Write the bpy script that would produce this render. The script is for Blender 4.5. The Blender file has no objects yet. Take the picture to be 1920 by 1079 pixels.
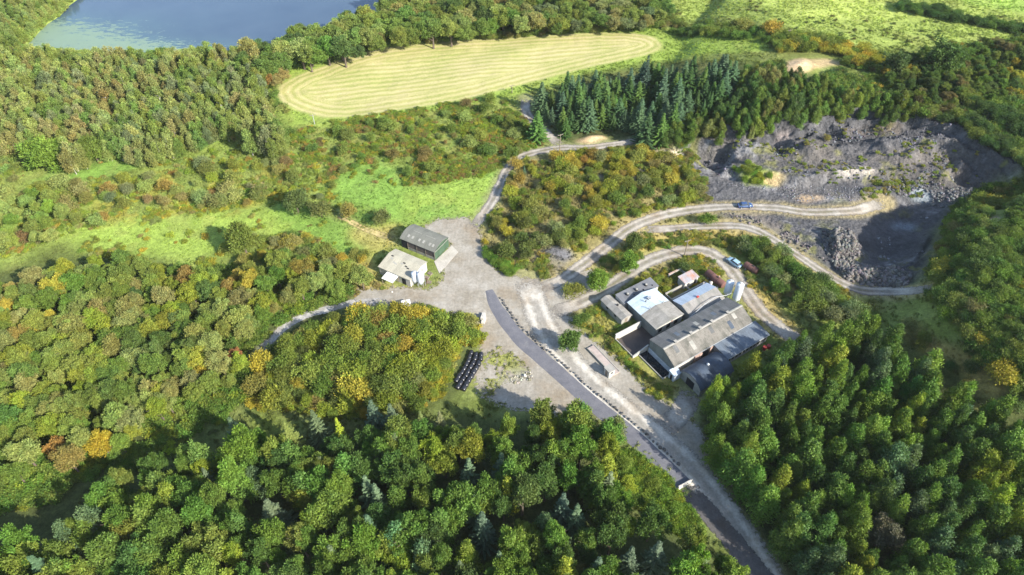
import bpy, math, random
import numpy as np
from mathutils import Vector, Matrix

# ------------------------------------------------------------------ camera, sky, sun, exposure
scene = bpy.context.scene
COL = scene.collection
CAMZ = 120.0
cam_d = bpy.data.cameras.new("camera")
cam = bpy.data.objects.new("camera", cam_d)
COL.objects.link(cam)
cam.location = (0, 0, CAMZ)
cam.rotation_euler = (math.radians(45), 0, 0)
cam_d.sensor_width = 36
cam_d.lens = 24.0
cam_d.clip_start = 1
cam_d.clip_end = 9000
scene.camera = cam

SUN_EL = math.radians(31)
SUN_XY = (0.80, -0.60)
world = bpy.data.worlds.new("World")
scene.world = world
world.use_nodes = True
wn = world.node_tree.nodes
wn.clear()
w_out = wn.new('ShaderNodeOutputWorld')
w_bg = wn.new('ShaderNodeBackground')
w_sky = wn.new('ShaderNodeTexSky')
w_sky.sky_type = 'NISHITA'
w_sky.sun_disc = False
w_sky.sun_elevation = SUN_EL
w_sky.sun_rotation = math.atan2(SUN_XY[0], SUN_XY[1])
w_sky.altitude = 100
w_sky.air_density = 1.0
w_sky.dust_density = 1.0
w_bg.inputs[1].default_value = 0.14
world.node_tree.links.new(w_sky.outputs[0], w_bg.inputs[0])
world.node_tree.links.new(w_bg.outputs[0], w_out.inputs[0])
sun_d = bpy.data.lights.new("sun", 'SUN')
sun_d.energy = 4.8
sun_d.angle = math.radians(0.5)
sun_d.color = (1.0, 0.945, 0.85)
sun = bpy.data.objects.new("sun", sun_d)
COL.objects.link(sun)
sdir = Vector((SUN_XY[0] * math.cos(SUN_EL), SUN_XY[1] * math.cos(SUN_EL), math.sin(SUN_EL)))
sun.rotation_euler = sdir.to_track_quat('Z', 'Y').to_euler()
sun.location = (60, -40, 150)
scene.view_settings.view_transform = 'Standard'
scene.view_settings.look = 'None'
scene.view_settings.gamma = 1
scene.view_settings.exposure = 1.1
scene.cycles.max_bounces = 5
scene.cycles.volume_bounces = 0
scene.cycles.transparent_max_bounces = 6

# ------------------------------------------------------------------ numeric helpers
rng = np.random.default_rng(7)
random.seed(7)
FPX = 1280.0
C45 = 2 ** -0.5

def P(px, py, z=0.0):
    """where the sight line of a photo pixel meets the level z"""
    a = (px - 960) / FPX
    b = (539.5 - py) / FPX
    t = (z - CAMZ) / (-C45 + C45 * b)
    return a * t, (C45 + C45 * b) * t

def project(x, y, z):
    dz = z - CAMZ
    dep = C45 * y - C45 * dz
    up = C45 * y + C45 * dz
    return 960 + FPX * x / dep, 539.5 - FPX * up / dep, dep

_lat = {}
def vnoise(x, y, scale, seed=0):
    """smooth value noise in -1..1"""
    if seed not in _lat:
        _lat[seed] = np.random.default_rng(1000 + seed).uniform(-1, 1, (256, 256))
    L = _lat[seed]
    u = x / scale + 1000.37; v = y / scale + 1000.73
    i = np.floor(u).astype(int); j = np.floor(v).astype(int)
    fu = u - i; fv = v - j
    fu = fu * fu * (3 - 2 * fu); fv = fv * fv * (3 - 2 * fv)
    i0 = i & 255; i1 = (i + 1) & 255; j0 = j & 255; j1 = (j + 1) & 255
    return (L[i0, j0] * (1 - fu) + L[i1, j0] * fu) * (1 - fv) + (L[i0, j1] * (1 - fu) + L[i1, j1] * fu) * fv

def fbm(x, y, scale, seed=0, octs=4, rough=0.5):
    s = 0; a = 1; t = 0
    for k in range(octs):
        s = s + a * vnoise(x, y, scale / 2 ** k, seed * 13 + k); t += a; a *= rough
    return s / t

def inpoly(X, Y, poly):
    out = np.zeros(X.shape, bool)
    px = np.array([p[0] for p in poly]); py = np.array([p[1] for p in poly])
    sel = (X >= px.min()) & (X <= px.max()) & (Y >= py.min()) & (Y <= py.max())
    xs = X[sel]; ys = Y[sel]
    ins = np.zeros(xs.shape, bool)
    n = len(poly)
    for i in range(n):
        x0, y0 = px[i], py[i]; x1, y1 = px[(i + 1) % n], py[(i + 1) % n]
        if y0 == y1: continue
        c = ((y0 > ys) != (y1 > ys)) & (xs < (x1 - x0) * (ys - y0) / (y1 - y0) + x0)
        ins ^= c
    out[sel] = ins
    return out

def segdist(X, Y, pts, closed=False):
    d = np.full(X.shape, 1e9)
    n = len(pts)
    for i in range(n if closed else n - 1):
        x0, y0 = pts[i]; x1, y1 = pts[(i + 1) % n]
        dx, dy = x1 - x0, y1 - y0
        L2 = dx * dx + dy * dy + 1e-9
        t = np.clip(((X - x0) * dx + (Y - y0) * dy) / L2, 0, 1)
        d = np.minimum(d, np.hypot(X - x0 - t * dx, Y - y0 - t * dy))
    return d

def boxblur(A, r):
    n = int(round(r))
    if n < 1: return A
    for _ in range(3):
        for ax in (0, 1):
            p = [(0, 0), (0, 0)]; p[ax] = (n + 1, n)
            c = np.cumsum(np.pad(A, p, mode='edge'), axis=ax)
            m = A.shape[ax]
            hi = np.take(c, range(2 * n + 1, 2 * n + 1 + m), axis=ax); lo = np.take(c, range(0, m), axis=ax)
            A = (hi - lo) / (2 * n + 1)
    return A

def sm(a, b, x):
    t = np.clip((x - a) / (b - a), 0, 1)
    return t * t * (3 - 2 * t)

def smooth_line(pts, step=1.0):
    """Catmull-Rom through points, resampled"""
    p = [np.array(q, float) for q in pts]
    p = [2 * p[0] - p[1]] + p + [2 * p[-1] - p[-2]]
    out = []
    for i in range(1, len(p) - 2):
        n = max(2, int(np.hypot(*(p[i + 1] - p[i])) / step))
        for k in range(n):
            t = k / n
            out.append(0.5 * ((2 * p[i]) + (-p[i - 1] + p[i + 1]) * t + (2 * p[i - 1] - 5 * p[i] + 4 * p[i + 1] - p[i + 2]) * t * t
                              + (-p[i - 1] + 3 * p[i] - 3 * p[i + 1] + p[i + 2]) * t ** 3))
    out.append(p[-2])
    return [tuple(q) for q in out]

# ------------------------------------------------------------------ terrain raster
GX0, GX1, GY0, GY1, GS = -250.0, 250.0, 15.0, 335.0, 0.5
gx = np.arange(GX0, GX1 + 1e-6, GS); gy = np.arange(GY0, GY1 + 1e-6, GS)
XX, YY = np.meshgrid(gx, gy, indexing='ij')
CLEAR = np.array([P(*p) for p in [(700, 400), (1000, 400), (1330, 470), (1440, 520), (1520, 650), (1420, 760), (1500, 1100), (1380, 1100), (1000, 800), (840, 720), (680, 560)]])

def ppoly(pts, z=0.0):
    return [P(x, y, z) for x, y in pts]

def pmask(pts, z=0.0, blur=0.0, warp=0.0, ws=6.0, seed=0):
    X, Y = XX, YY
    if warp:
        X = XX + warp * fbm(XX, YY, ws, 50 + seed, 3); Y = YY + warp * fbm(XX, YY, ws, 60 + seed, 3)
    m = inpoly(X, Y, ppoly(pts, z)).astype(np.float32)
    return boxblur(m, blur / GS / 1.5) if blur else m

ROCK = [(1270, 275), (1300, 250), (1340, 236), (1420, 225), (1500, 220), (1560, 205), (1650, 205), (1720, 215), (1800, 235), (1880, 290), (1960, 340), (1960, 365), (1850, 352), (1800, 372), (1765, 440), (1740, 505), (1705, 535), (1660, 545), (1600, 535), (1545, 500), (1500, 455), (1420, 410), (1335, 400), (1310, 345), (1285, 310)]
TOP9 = [(1285, 262), (1330, 240), (1400, 236), (1430, 226), (1500, 226), (1550, 208), (1640, 205), (1700, 214), (1745, 228), (1800, 250), (1850, 290), (1920, 330), (2100, 400), (2600, 300), (2500, -100), (1500, -200), (1330, 0), (1250, 120), (1200, 200)]
H = np.zeros_like(XX)
m_top = pmask(TOP9, 9, 3.0, 2.5, 9, 1)
ramp = pmask([(1330, 300), (1330, 120), (1420, -200), (2600, -200), (2600, 500), (1500, 500)], 5, 22)
H += 9 * m_top * (0.04 + 0.96 * ramp)
H += 6.0 * boxblur(pmask([(1320, 290), (1400, 262), (1560, 240), (1680, 240), (1770, 262), (1820, 320), (1720, 325), (1640, 315), (1560, 325), (1480, 312), (1400, 318)], 4, 0, 4, 12, 2), 13) * (1 - m_top)
MOUND = [(1765, 470), (1790, 410), (1835, 368), (1920, 352), (2200, 330), (2400, 800), (1960, 740), (1850, 690), (1790, 610), (1750, 550)]
H += 12 * pmask(MOUND, 12, 7.0, 2.5, 9, 3)
H -= 3.5 * pmask([(1650, 385), (1700, 350), (1750, 350), (1770, 440), (1740, 505), (1650, 500), (1630, 430)], 0, 5)
H += 2.2 * pmask([(1350, 402), (1420, 405), (1500, 445), (1545, 500), (1640, 515), (1700, 520), (1700, 540), (1600, 536), (1480, 470), (1400, 430), (1350, 418)], 0, 2.5, 2, 6, 4)
H += 3.0 * pmask([(1545, 435), (1590, 440), (1610, 480), (1570, 492), (1545, 465)], 0, 2.0, 2, 5, 5)
H += 1.6 * pmask([(1390, 455), (1440, 455), (1530, 525), (1620, 570), (1580, 590), (1500, 560), (1440, 520)], 0, 4)
H += 2.5 * pmask([(1000, 460), (1020, 390), (1100, 330), (1200, 310), (1260, 340), (1230, 380), (1120, 420), (1060, 460)], 0, 9)
H += 3.0 * pmask([(560, 700), (620, 640), (760, 610), (840, 630), (830, 690), (720, 730)], 0, 12)
H += 1.8 * pmask([(1022, 475), (1050, 462), (1075, 470), (1070, 485), (1030, 488)], 0, 2)
H += 2.2 * pmask([(1478, 128), (1500, 112), (1520, 118), (1530, 132), (1490, 138)], 9, 3)
H += 1.5 * pmask([(1085, 268), (1105, 256), (1140, 258), (1130, 268)], 0, 1.5)
LAKE = [(40, 92), (75, 60), (110, 30), (155, -10), (230, -160), (1100, -160), (760, -20), (715, 22), (640, 48), (590, 72), (540, 84), (480, 86), (420, 94), (330, 100), (200, 102), (110, 98)]
LAKEZ = -1.4
lake_m = pmask(LAKE, LAKEZ, 0, 1.5, 8, 6)
H -= 2.8 * boxblur(lake_m, 3)
rock_m = pmask(ROCK, 2, 2.0, 3.0, 8, 7)
und = 0.5 * fbm(XX, YY, 25, 3, 3) + 0.12 * fbm(XX, YY, 3.5, 4, 2)
clear_m = boxblur(inpoly(XX, YY, CLEAR).astype(float), 14)
H += und * (1 - clear_m)
# ledges: the rising rock steps up in benches with broken edges
_t = 2.7
hb = H + rock_m * (1.9 * fbm(XX * .8 + .5 * YY, YY, 16, 9, 4, .55) + .35 * fbm(XX, YY, 3, 10, 3))
fr_ = hb / _t - np.floor(hb / _t)
bench = _t * (np.floor(hb / _t) + sm(.62, .95, fr_) + .12 * fr_) 
wb = np.clip(rock_m * 1.4 - .2, 0, 1) * sm(.4, 1.6, H)
H = H * (1 - wb) + bench * wb
rid = 1 - np.abs(fbm(XX * 0.9 + 0.4 * YY, YY, 10, 5, 5, 0.55)) * 2.2
slope_w = np.clip(boxblur(m_top, 8) * (1 - boxblur(m_top, 3)) * 4 + 0.35, 0, 1.3)
pitfloor = pmask([(1380, 350), (1450, 340), (1640, 385), (1750, 380), (1765, 450), (1720, 500), (1620, 490), (1560, 440), (1500, 405), (1400, 385)], 0, 6)
H += rock_m * slope_w * (1 - 0.85 * pitfloor) * (rid * 2.2 - 1.0 + 0.9 * fbm(XX, YY, 2.6, 6, 3))
H += rock_m * 0.16 * fbm(XX, YY, 1.3, 8, 2)

def samp(A, x, y):
    u = np.clip((np.asarray(x, float) - GX0) / GS, 0, len(gx) - 1.001); v = np.clip((np.asarray(y, float) - GY0) / GS, 0, len(gy) - 1.001)
    i = u.astype(int); j = v.astype(int); fu = u - i; fv = v - j
    return (A[i, j] * (1 - fu) + A[i + 1, j] * fu) * (1 - fv) + (A[i, j + 1] * (1 - fu) + A[i + 1, j + 1] * fu) * fv

# tracks are laid on evened ground
def G(px, py, h=0.0):
    """ground position seen at a photo pixel (for something h above the ground)"""
    z = h
    for _ in range(14):
        x, y = P(px, py, z)
        z = 0.5 * z + 0.5 * (float(samp(H, x, y)) + h)
    return x, y

TR = {}
def track(name, pts, width):
    w = smooth_line([G(*p) for p in pts], 0.8)
    TR[name] = (w, width)
    return w
track('north', [(1215, 258), (1150, 272), (1100, 278), (1050, 278), (1005, 286), (972, 297), (952, 318), (937, 348), (922, 380), (902, 408), (880, 432)], 2.7)
track('copse', [(1052, 276), (1025, 250), (998, 226), (986, 205), (986, 184)], 2.8)
track('quarry', [(1000, 548), (1050, 527), (1100, 492), (1150, 452), (1180, 429), (1230, 408), (1300, 394), (1380, 387), (1450, 392), (1520, 399), (1600, 394), (1660, 380)], 3.0)
track('upper', [(1200, 433), (1260, 429), (1330, 425), (1395, 425), (1440, 441), (1490, 476), (1550, 516), (1600, 541), (1660, 553), (1720, 546), (1775, 532)], 2.5)
track('farm', [(1025, 592), (1080, 571), (1130, 546), (1180, 513), (1215, 491), (1260, 475), (1310, 470), (1350, 486), (1378, 515), (1400, 548), (1430, 588), (1475, 625), (1520, 655)], 3.5)
track('main', [(985, 520), (1005, 575), (1030, 630), (1085, 697), (1150, 757), (1220, 812), (1290, 875), (1345, 945), (1395, 1015), (1440, 1090), (1470, 1160)], 5.6)
track('side', [(1225, 812), (1262, 790), (1290, 752), (1300, 725)], 4.0)
track('west', [(720, 566), (670, 568), (620, 578), (560, 598), (520, 626), (482, 664)], 2.0)
track('path', [(628, 398), (660, 418), (700, 436), (745, 452)], 1.8)
ASPH = smooth_line([P(x, y) for x, y in [(917, 545), (930, 575), (955, 612), (985, 645), (1040, 692), (1102, 747), (1172, 804), (1235, 862), (1283, 910)]], 0.6)
BROWN = smooth_line([P(x, y) for x, y in [(1283, 910), (1330, 965), (1385, 1030), (1435, 1092), (1480, 1160)]], 0.6)
dist_tr = {}
for k, (w, wd) in TR.items():
    d = segdist(XX, YY, w[::3] + [w[-1]])
    dist_tr[k] = d
    if k in ('quarry', 'upper', 'north', 'copse', 'west'):
        Hs = boxblur(H, 6)
        f = 1 - sm(wd * 0.6, wd * 0.6 + 3, d)
        H = H * (1 - f) + Hs * f
YARD = [(790, 432), (830, 413), (870, 414), (891, 430), (895, 450), (903, 482), (930, 514), (975, 526), (1015, 530), (1060, 520), (1110, 510), (1095, 545), (1050, 575), (1060, 610), (1110, 645), (1170, 700), (1250, 770), (1300, 800), (1310, 850), (1330, 900), (1270, 880), (1180, 800), (1100, 755), (1040, 775), (960, 760), (900, 735), (893, 700), (915, 660), (905, 615), (880, 590), (850, 582), (780, 574), (720, 572), (672, 566), (676, 552), (740, 548), (800, 549), (838, 522), (830, 490), (850, 465), (840, 440)]
yard_m = pmask(YARD, 0, 1.0, 1.3, 5, 9)
yard_m = yard_m * (1 - pmask([(893, 745), (890, 690), (915, 655), (950, 640), (985, 672), (1012, 705), (1030, 735), (990, 722), (950, 735), (925, 752)], 0, 1.5, 2.5, 4, 12) * sm(-.35, -.05, fbm(XX, YY, 4, 90, 3)))
m_asph = segdist(XX, YY, ASPH) < 2.3
# ------------------------------------------------------------------ object helpers
def link(name, me, mat=None, parent=None):
    o = bpy.data.objects.new(name, me)
    COL.objects.link(o)
    if mat is not None and me is not None and not me.materials:
        me.materials.append(mat)
    if parent is not None: o.parent = parent
    return o

def tag(o, label=None, cat=None, group=None, kind=None):
    if label: o['label'] = label
    if cat: o['category'] = cat
    if group: o['group'] = group
    if kind: o['kind'] = kind
    return o

def np_mesh(name, V, F, smooth=False, attrs=None):
    """V (n,3), F (m,k) equal sized faces"""
    V = np.asarray(V, np.float32); F = np.asarray(F, np.int32)
    me = bpy.data.meshes.new(name)
    me.vertices.add(len(V)); me.vertices.foreach_set('co', V.ravel())
    k = F.shape[1]
    me.loops.add(F.size); me.loops.foreach_set('vertex_index', F.ravel())
    me.polygons.add(len(F)); me.polygons.foreach_set('loop_start', np.arange(0, F.size, k, dtype=np.int32))
    me.update(calc_edges=True)
    if smooth: me.polygons.foreach_set('use_smooth', np.ones(len(F), bool))
    for an, (typ, arr) in (attrs or {}).items():
        a = me.attributes.new(an, typ, 'POINT')
        key = {'FLOAT': 'value', 'FLOAT_COLOR': 'color', 'FLOAT_VECTOR': 'vector', 'INT': 'value'}[typ]
        a.data.foreach_set(key, np.ascontiguousarray(arr, np.int32 if typ == 'INT' else np.float32).ravel())
    return me

class MB:
    def __init__(s): s.v = []; s.f = []
    def face(s, pts):
        n = len(s.v); s.v += [tuple(p) for p in pts]; s.f.append(list(range(n, n + len(pts))))
    def box(s, x0, x1, y0, y1, z0, z1):
        s.hexa([(x0, y0, z0), (x1, y0, z0), (x1, y1, z0), (x0, y1, z0), (x0, y0, z1), (x1, y0, z1), (x1, y1, z1), (x0, y1, z1)])
        return s
    def hexa(s, p):
        n = len(s.v); s.v += [tuple(q) for q in p]
        for f in ((3, 2, 1, 0), (4, 5, 6, 7), (0, 1, 5, 4), (1, 2, 6, 5), (2, 3, 7, 6), (3, 0, 4, 7)): s.f.append([n + i for i in f])
        return s
    def prism(s, prof, y0, y1, axis='y'):
        """profile of (a,z) points swept from y0 to y1; a runs along x (axis y) or y (axis x)"""
        n = len(s.v); k = len(prof)
        for yy in (y0, y1):
            for a, z in prof: s.v.append((a, yy, z) if axis == 'y' else (yy, a, z))
        for i in range(k):
            j = (i + 1) % k; s.f.append([n + i, n + j, n + k + j, n + k + i])
        s.f.append([n + i for i in range(k)][::-1]); s.f.append([n + k + i for i in range(k)])
        return s
    def lathe(s, prof, seg=20, c=(0, 0, 0), axis='z'):
        n = len(s.v)
        for r, h in prof:
            for i in range(seg):
                a = 2 * math.pi * i / seg
                q = (r * math.cos(a), r * math.sin(a), h)
                if axis == 'x': q = (h, r * math.cos(a), r * math.sin(a))
                if axis == 'y': q = (r * math.cos(a), h, r * math.sin(a))
                s.v.append((q[0] + c[0], q[1] + c[1], q[2] + c[2]))
        for j in range(len(prof) - 1):
            for i in range(seg):
                s.f.append([n + j * seg + i, n + j * seg + (i + 1) % seg, n + (j + 1) * seg + (i + 1) % seg, n + (j + 1) * seg + i])
        s.f.append([n + i for i in range(seg)][::-1]); s.f.append([n + (len(prof) - 1) * seg + i for i in range(seg)])
        return s
    def tube(s, pts, r, seg=6):
        rs = r if isinstance(r, (list, tuple)) else [r] * len(pts)
        n = len(s.v); P_ = [Vector(p) for p in pts]
        for i, p in enumerate(P_):
            d = (P_[min(i + 1, len(P_) - 1)] - P_[max(i - 1, 0)]).normalized()
            a = d.cross(Vector((0, 0, 1)) if abs(d.z) < .9 else Vector((1, 0, 0))).normalized(); b = d.cross(a)
            for k in range(seg):
                t = 2 * math.pi * k / seg
                s.v.append(tuple(p + (a * math.cos(t) + b * math.sin(t)) * rs[i]))
        for j in range(len(P_) - 1):
            for i in range(seg):
                s.f.append([n + j * seg + i, n + j * seg + (i + 1) % seg, n + (j + 1) * seg + (i + 1) % seg, n + (j + 1) * seg + i])
        s.f.append([n + i for i in range(seg)]); s.f.append([n + (len(P_) - 1) * seg + i for i in range(seg)][::-1])
        return s
    def mesh(s, name, smooth=False):
        import bmesh
        me = bpy.data.meshes.new(name); me.from_pydata(s.v, [], s.f)
        bm = bmesh.new(); bm.from_mesh(me)
        bmesh.ops.recalc_face_normals(bm, faces=bm.faces); bm.to_mesh(me); bm.free()
        if smooth:
            for p in me.polygons: p.use_smooth = True
            me.set_sharp_from_angle(angle=math.radians(40))
        return me
    def build(s, name, mat, parent=None, smooth=False):
        return link(name, s.mesh(name, smooth), mat, parent)

def empty(name, loc, rz=0.0, label=None, cat=None, group=None):
    o = bpy.data.objects.new(name, None); COL.objects.link(o)
    o.location = loc; o.rotation_euler = (0, 0, rz); o.empty_display_size = 0.5
    return tag(o, label, cat, group)

# ------------------------------------------------------------------ materials
class N:
    def __init__(s, name):
        s.m = bpy.data.materials.new(name); s.m.use_nodes = True
        s.t = s.m.node_tree; s.t.nodes.clear()
        s.out = s.t.nodes.new('ShaderNodeOutputMaterial')
    def n(s, typ, ins=None, **kw):
        q = s.t.nodes.new(typ)
        for k, v in kw.items(): setattr(q, k, v)
        for k, v in (ins or {}).items(): s.set(q.inputs[k], v)
        return q
    def set(s, sock, v):
        if hasattr(v, 'is_output'): s.t.links.new(v, sock)
        elif hasattr(v, 'outputs'): s.t.links.new(v.outputs[0], sock)
        else: sock.default_value = v
    def math(s, op, a, b=0.0, c=None):
        q = s.n('ShaderNodeMath', operation=op); s.set(q.inputs[0], a); s.set(q.inputs[1], b)
        if c is not None: s.set(q.inputs[2], c)
        return q.outputs[0]
    def mr(s, v, a, b, c, d):
        q = s.n('ShaderNodeMapRange'); s.set(q.inputs[0], v)
        for i, x in enumerate((a, b, c, d)): s.set(q.inputs[i + 1], x)
        return q.outputs[0]
    def mix(s, f, a, b, bt='MIX'):
        q = s.n('ShaderNodeMix', data_type='RGBA', blend_type=bt)
        s.set(q.inputs[0], f)
        for i, v in ((6, a), (7, b)):
            if isinstance(v, tuple) and len(v) == 3: v = (*v, 1)
            s.set(q.inputs[i], v)
        return q.outputs[2]
    def noise(s, scale, vec=None, detail=4, rough=.55):
        q = s.n('ShaderNodeTexNoise', {'Scale': scale, 'Detail': detail, 'Roughness': rough})
        if vec is not None: s.set(q.inputs['Vector'], vec)
        return q.outputs[0]
    def pos(s): return s.n('ShaderNodeNewGeometry').outputs['Position']
    def obj(s): return s.n('ShaderNodeTexCoord').outputs['Object']
    def mapv(s, vec, sc=(1, 1, 1), rot=(0, 0, 0)):
        q = s.n('ShaderNodeMapping'); s.set(q.inputs[0], vec); q.inputs['Scale'].default_value = sc; q.inputs['Rotation'].default_value = rot
        return q.outputs[0]
    def bsdf(s, col, rough=.9, metal=0.0, bump=None, bstr=.3, bdist=.1, **kw):
        if isinstance(col, tuple) and len(col) == 3: col = (*col, 1)
        b = s.n('ShaderNodeBsdfPrincipled'); s.set(b.inputs['Base Color'], col); s.set(b.inputs['Roughness'], rough); s.set(b.inputs['Metallic'], metal)
        b.inputs['Specular IOR Level'].default_value = kw.get('spec', .3)
        if bump is not None:
            q = s.n('ShaderNodeBump', {'Strength': bstr, 'Distance': bdist}); s.set(q.inputs['Height'], bump)
            s.t.links.new(q.outputs[0], b.inputs['Normal'])
        return b
    def done(s, sh):
        s.set(s.out.inputs['Surface'], sh); return s.m

def mat_weather(name, col, dirt=None, amt=.5, rough=.8, scale=1.2, metal=0.0, corr=None, corr_amt=.25, spec=.3):
    """painted or bare sheet, concrete, block: patches of dirt, fine grain, streaks, optional corrugation along an axis (x or y)"""
    t = N(name); o = t.obj()
    dirt = dirt or tuple(c * .45 for c in col)
    n1 = t.noise(scale * .5, o, 5, .65); n2 = t.noise(scale * 6, o, 4, .7)
    c = t.mix(t.math('MULTIPLY', t.mr(n1, .42, .72, 0, 1), amt), col, dirt)
    c = t.mix(1.0, c, t.mr(n2, .25, .75, .74, 1.22), 'MULTIPLY')
    b = n2
    if corr:
        ax = {'x': 0, 'y': 1}[corr]
        sep = t.n('ShaderNodeSeparateXYZ'); t.set(sep.inputs[0], o)
        w = t.math('SINE', t.math('MULTIPLY', sep.outputs[ax], 2 * math.pi / .32))
        # sheets of about a metre, each weathered a little differently
        cell = t.math('FLOOR', t.math('MULTIPLY', sep.outputs[ax], 1 / 1.05))
        wn_ = t.n('ShaderNodeTexWhiteNoise', noise_dimensions='1D'); t.set(wn_.inputs['W'], cell)
        c = t.mix(1.0, c, t.mr(wn_.outputs[0], 0, 1, 1 - corr_amt, 1 + corr_amt * .6), 'MULTIPLY')
        st = t.noise(2.0, t.mapv(o, (3.5, .25, 1) if corr == 'x' else (.25, 3.5, 1)), 4, .7)
        c = t.mix(1.0, c, t.mr(st, .3, .7, .8, 1.15), 'MULTIPLY')
        b = w
    return t.done(t.bsdf(c, rough, metal, b, .35, .03, spec=spec))

def mat_leaf(name, mode, trans=.28):
    t = N(name)
    if mode == 'obj': c = t.n('ShaderNodeObjectInfo').outputs['Color']
    else: c = t.n('ShaderNodeAttribute', attribute_type='INSTANCER', attribute_name='tint').outputs['Color']
    v = t.n('ShaderNodeAttribute', attribute_name='shade').outputs['Color']
    c = t.mix(1.0, c, v, 'MULTIPLY')
    d = t.bsdf(c, .62, spec=.18)
    tr = t.n('ShaderNodeBsdfTranslucent'); t.set(tr.inputs[0], t.mix(1.0, c, (1.12, 1.25, .5), 'MULTIPLY'))
    mx = t.n('ShaderNodeMixShader'); t.set(mx.inputs[0], trans); t.set(mx.inputs[1], d.outputs[0]); t.set(mx.inputs[2], tr.outputs[0])
    return t.done(mx)
LEAF_O = mat_leaf('foliage', 'obj'); LEAF_I = mat_leaf('foliage_mass', 'inst')
BARK = mat_weather('bark', (.14, .11, .085), (.06, .05, .04), .7, .95, 3)
BIRCH_BARK = mat_weather('birch_bark', (.42, .40, .36), (.08, .07, .06), .7, .9, 5)

def mat_ground():
    t = N('ground_cover'); p = t.pos()
    c = t.n('ShaderNodeAttribute', attribute_name='Col').outputs['Color']
    rk = t.n('ShaderNodeAttribute', attribute_name='rock').outputs['Fac']
    hay = t.n('ShaderNodeAttribute', attribute_name='hay').outputs['Fac']
    sw = t.n('ShaderNodeAttribute', attribute_name='swath').outputs['Fac']
    n1 = t.noise(.9, p, 6, .72); n2 = t.noise(3.2, p, 4, .7); n3 = t.noise(.22, p, 4, .6)
    c = t.mix(1.0, c, t.mr(n1, .3, .7, .62, 1.38), 'MULTIPLY')
    c = t.mix(1.0, c, t.mr(n2, .3, .7, .72, 1.28), 'MULTIPLY')
    # mown swaths, following the edge of the field
    wob = t.math('ADD', sw, t.mr(n3, 0, 1, -.9, .9))
    s1 = t.math('SINE', t.math('MULTIPLY', wob, 2 * math.pi / 3.0))
    s1 = t.mr(t.math('ADD', s1, t.mr(n2, .3, .7, -1.0, 1.0)), -1.1, 1.1, 0, 1)
    patch = t.mr(t.noise(.05, p, 3, .6), .38, .62, 0, 1)
    cream = t.mix(patch, (.50, .44, .225), (.44, .40, .17)); green = t.mix(patch, (.36, .34, .12), (.27, .30, .085))
    hc = t.mix(s1, green, cream)
    hc = t.mix(1.0, hc, t.mr(n2, .3, .7, .85, 1.15), 'MULTIPLY')
    c = t.mix(hay, c, hc)
    vor = t.n('ShaderNodeTexVoronoi', {'Scale': 1.1}); t.set(vor.inputs['Vector'], p)
    hgt = t.math('ADD', t.math('MULTIPLY', n1, .6), t.math('ADD', t.math('MULTIPLY', n2, .3), t.math('MULTIPLY', vor.outputs[0], t.math('MULTIPLY', rk, .5))))
    b = t.bsdf(c, .96, 0, hgt, t.mr(rk, 0, 1, .55, 1.0), .55, spec=.12)
    return t.done(b)

def mat_track(name, ca, cb, grass=True, alpha=True, rut=True, rscale=1.0):
    """gravel: paler wheel lines, stony grain, ragged edge where the surface thins out into the verge"""
    t = N(name); p = t.pos()
    e = t.n('ShaderNodeAttribute', attribute_name='edge').outputs['Fac']   # 0 at centre, 1 at edge
    n1 = t.noise(.35 * rscale, p, 5, .65); n2 = t.noise(2.2 * rscale, p, 5, .75)
    c = t.mix(t.mr(n1, .35, .65, 0, 1), ca, cb)
    c = t.mix(t.mr(t.noise(.11 * rscale, p, 5, .7), .5, .66, 0, .7), c, tuple(q * w for q, w in zip(cb, (.92, .80, .66))))
    dr = t.noise(1.0, t.mapv(p, (1.6, .16, 1), (0, 0, math.radians(-38))), 4, .65)
    c = t.mix(1.0, c, t.mr(dr, .3, .7, .91, 1.08), 'MULTIPLY')
    if rut:
        r = t.math('ABSOLUTE', t.math('SUBTRACT', e, .48))
        r = t.mr(t.math('ADD', r, t.mr(n1, .3, .7, -.08, .08)), .05, .3, 1.18, .74)
        c = t.mix(1.0, c, r, 'MULTIPLY')
        if grass:
            g = t.math('MULTIPLY', t.mr(e, .05, .22, 1, 0), t.mr(n1, .45, .6, 0, .6))
            c = t.mix(g, c, (.16, .15, .06))
    c = t.mix(1.0, c, t.mr(n2, .25, .75, .7, 1.28), 'MULTIPLY')
    b = t.bsdf(c, .93, 0, n2, .5, .08, spec=.2)
    if not alpha: return t.done(b)
    a = t.mr(t.math('ADD', e, t.mr(t.noise(1.3, p, 4, .7), .25, .75, -.3, .3)), .82, 1.0, 1, 0)
    tp = t.n('ShaderNodeBsdfTransparent'); mx = t.n('ShaderNodeMixShader')
    t.set(mx.inputs[0], a); t.set(mx.inputs[1], tp.outputs[0]); t.set(mx.inputs[2], b.outputs[0])
    return t.done(mx)

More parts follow.
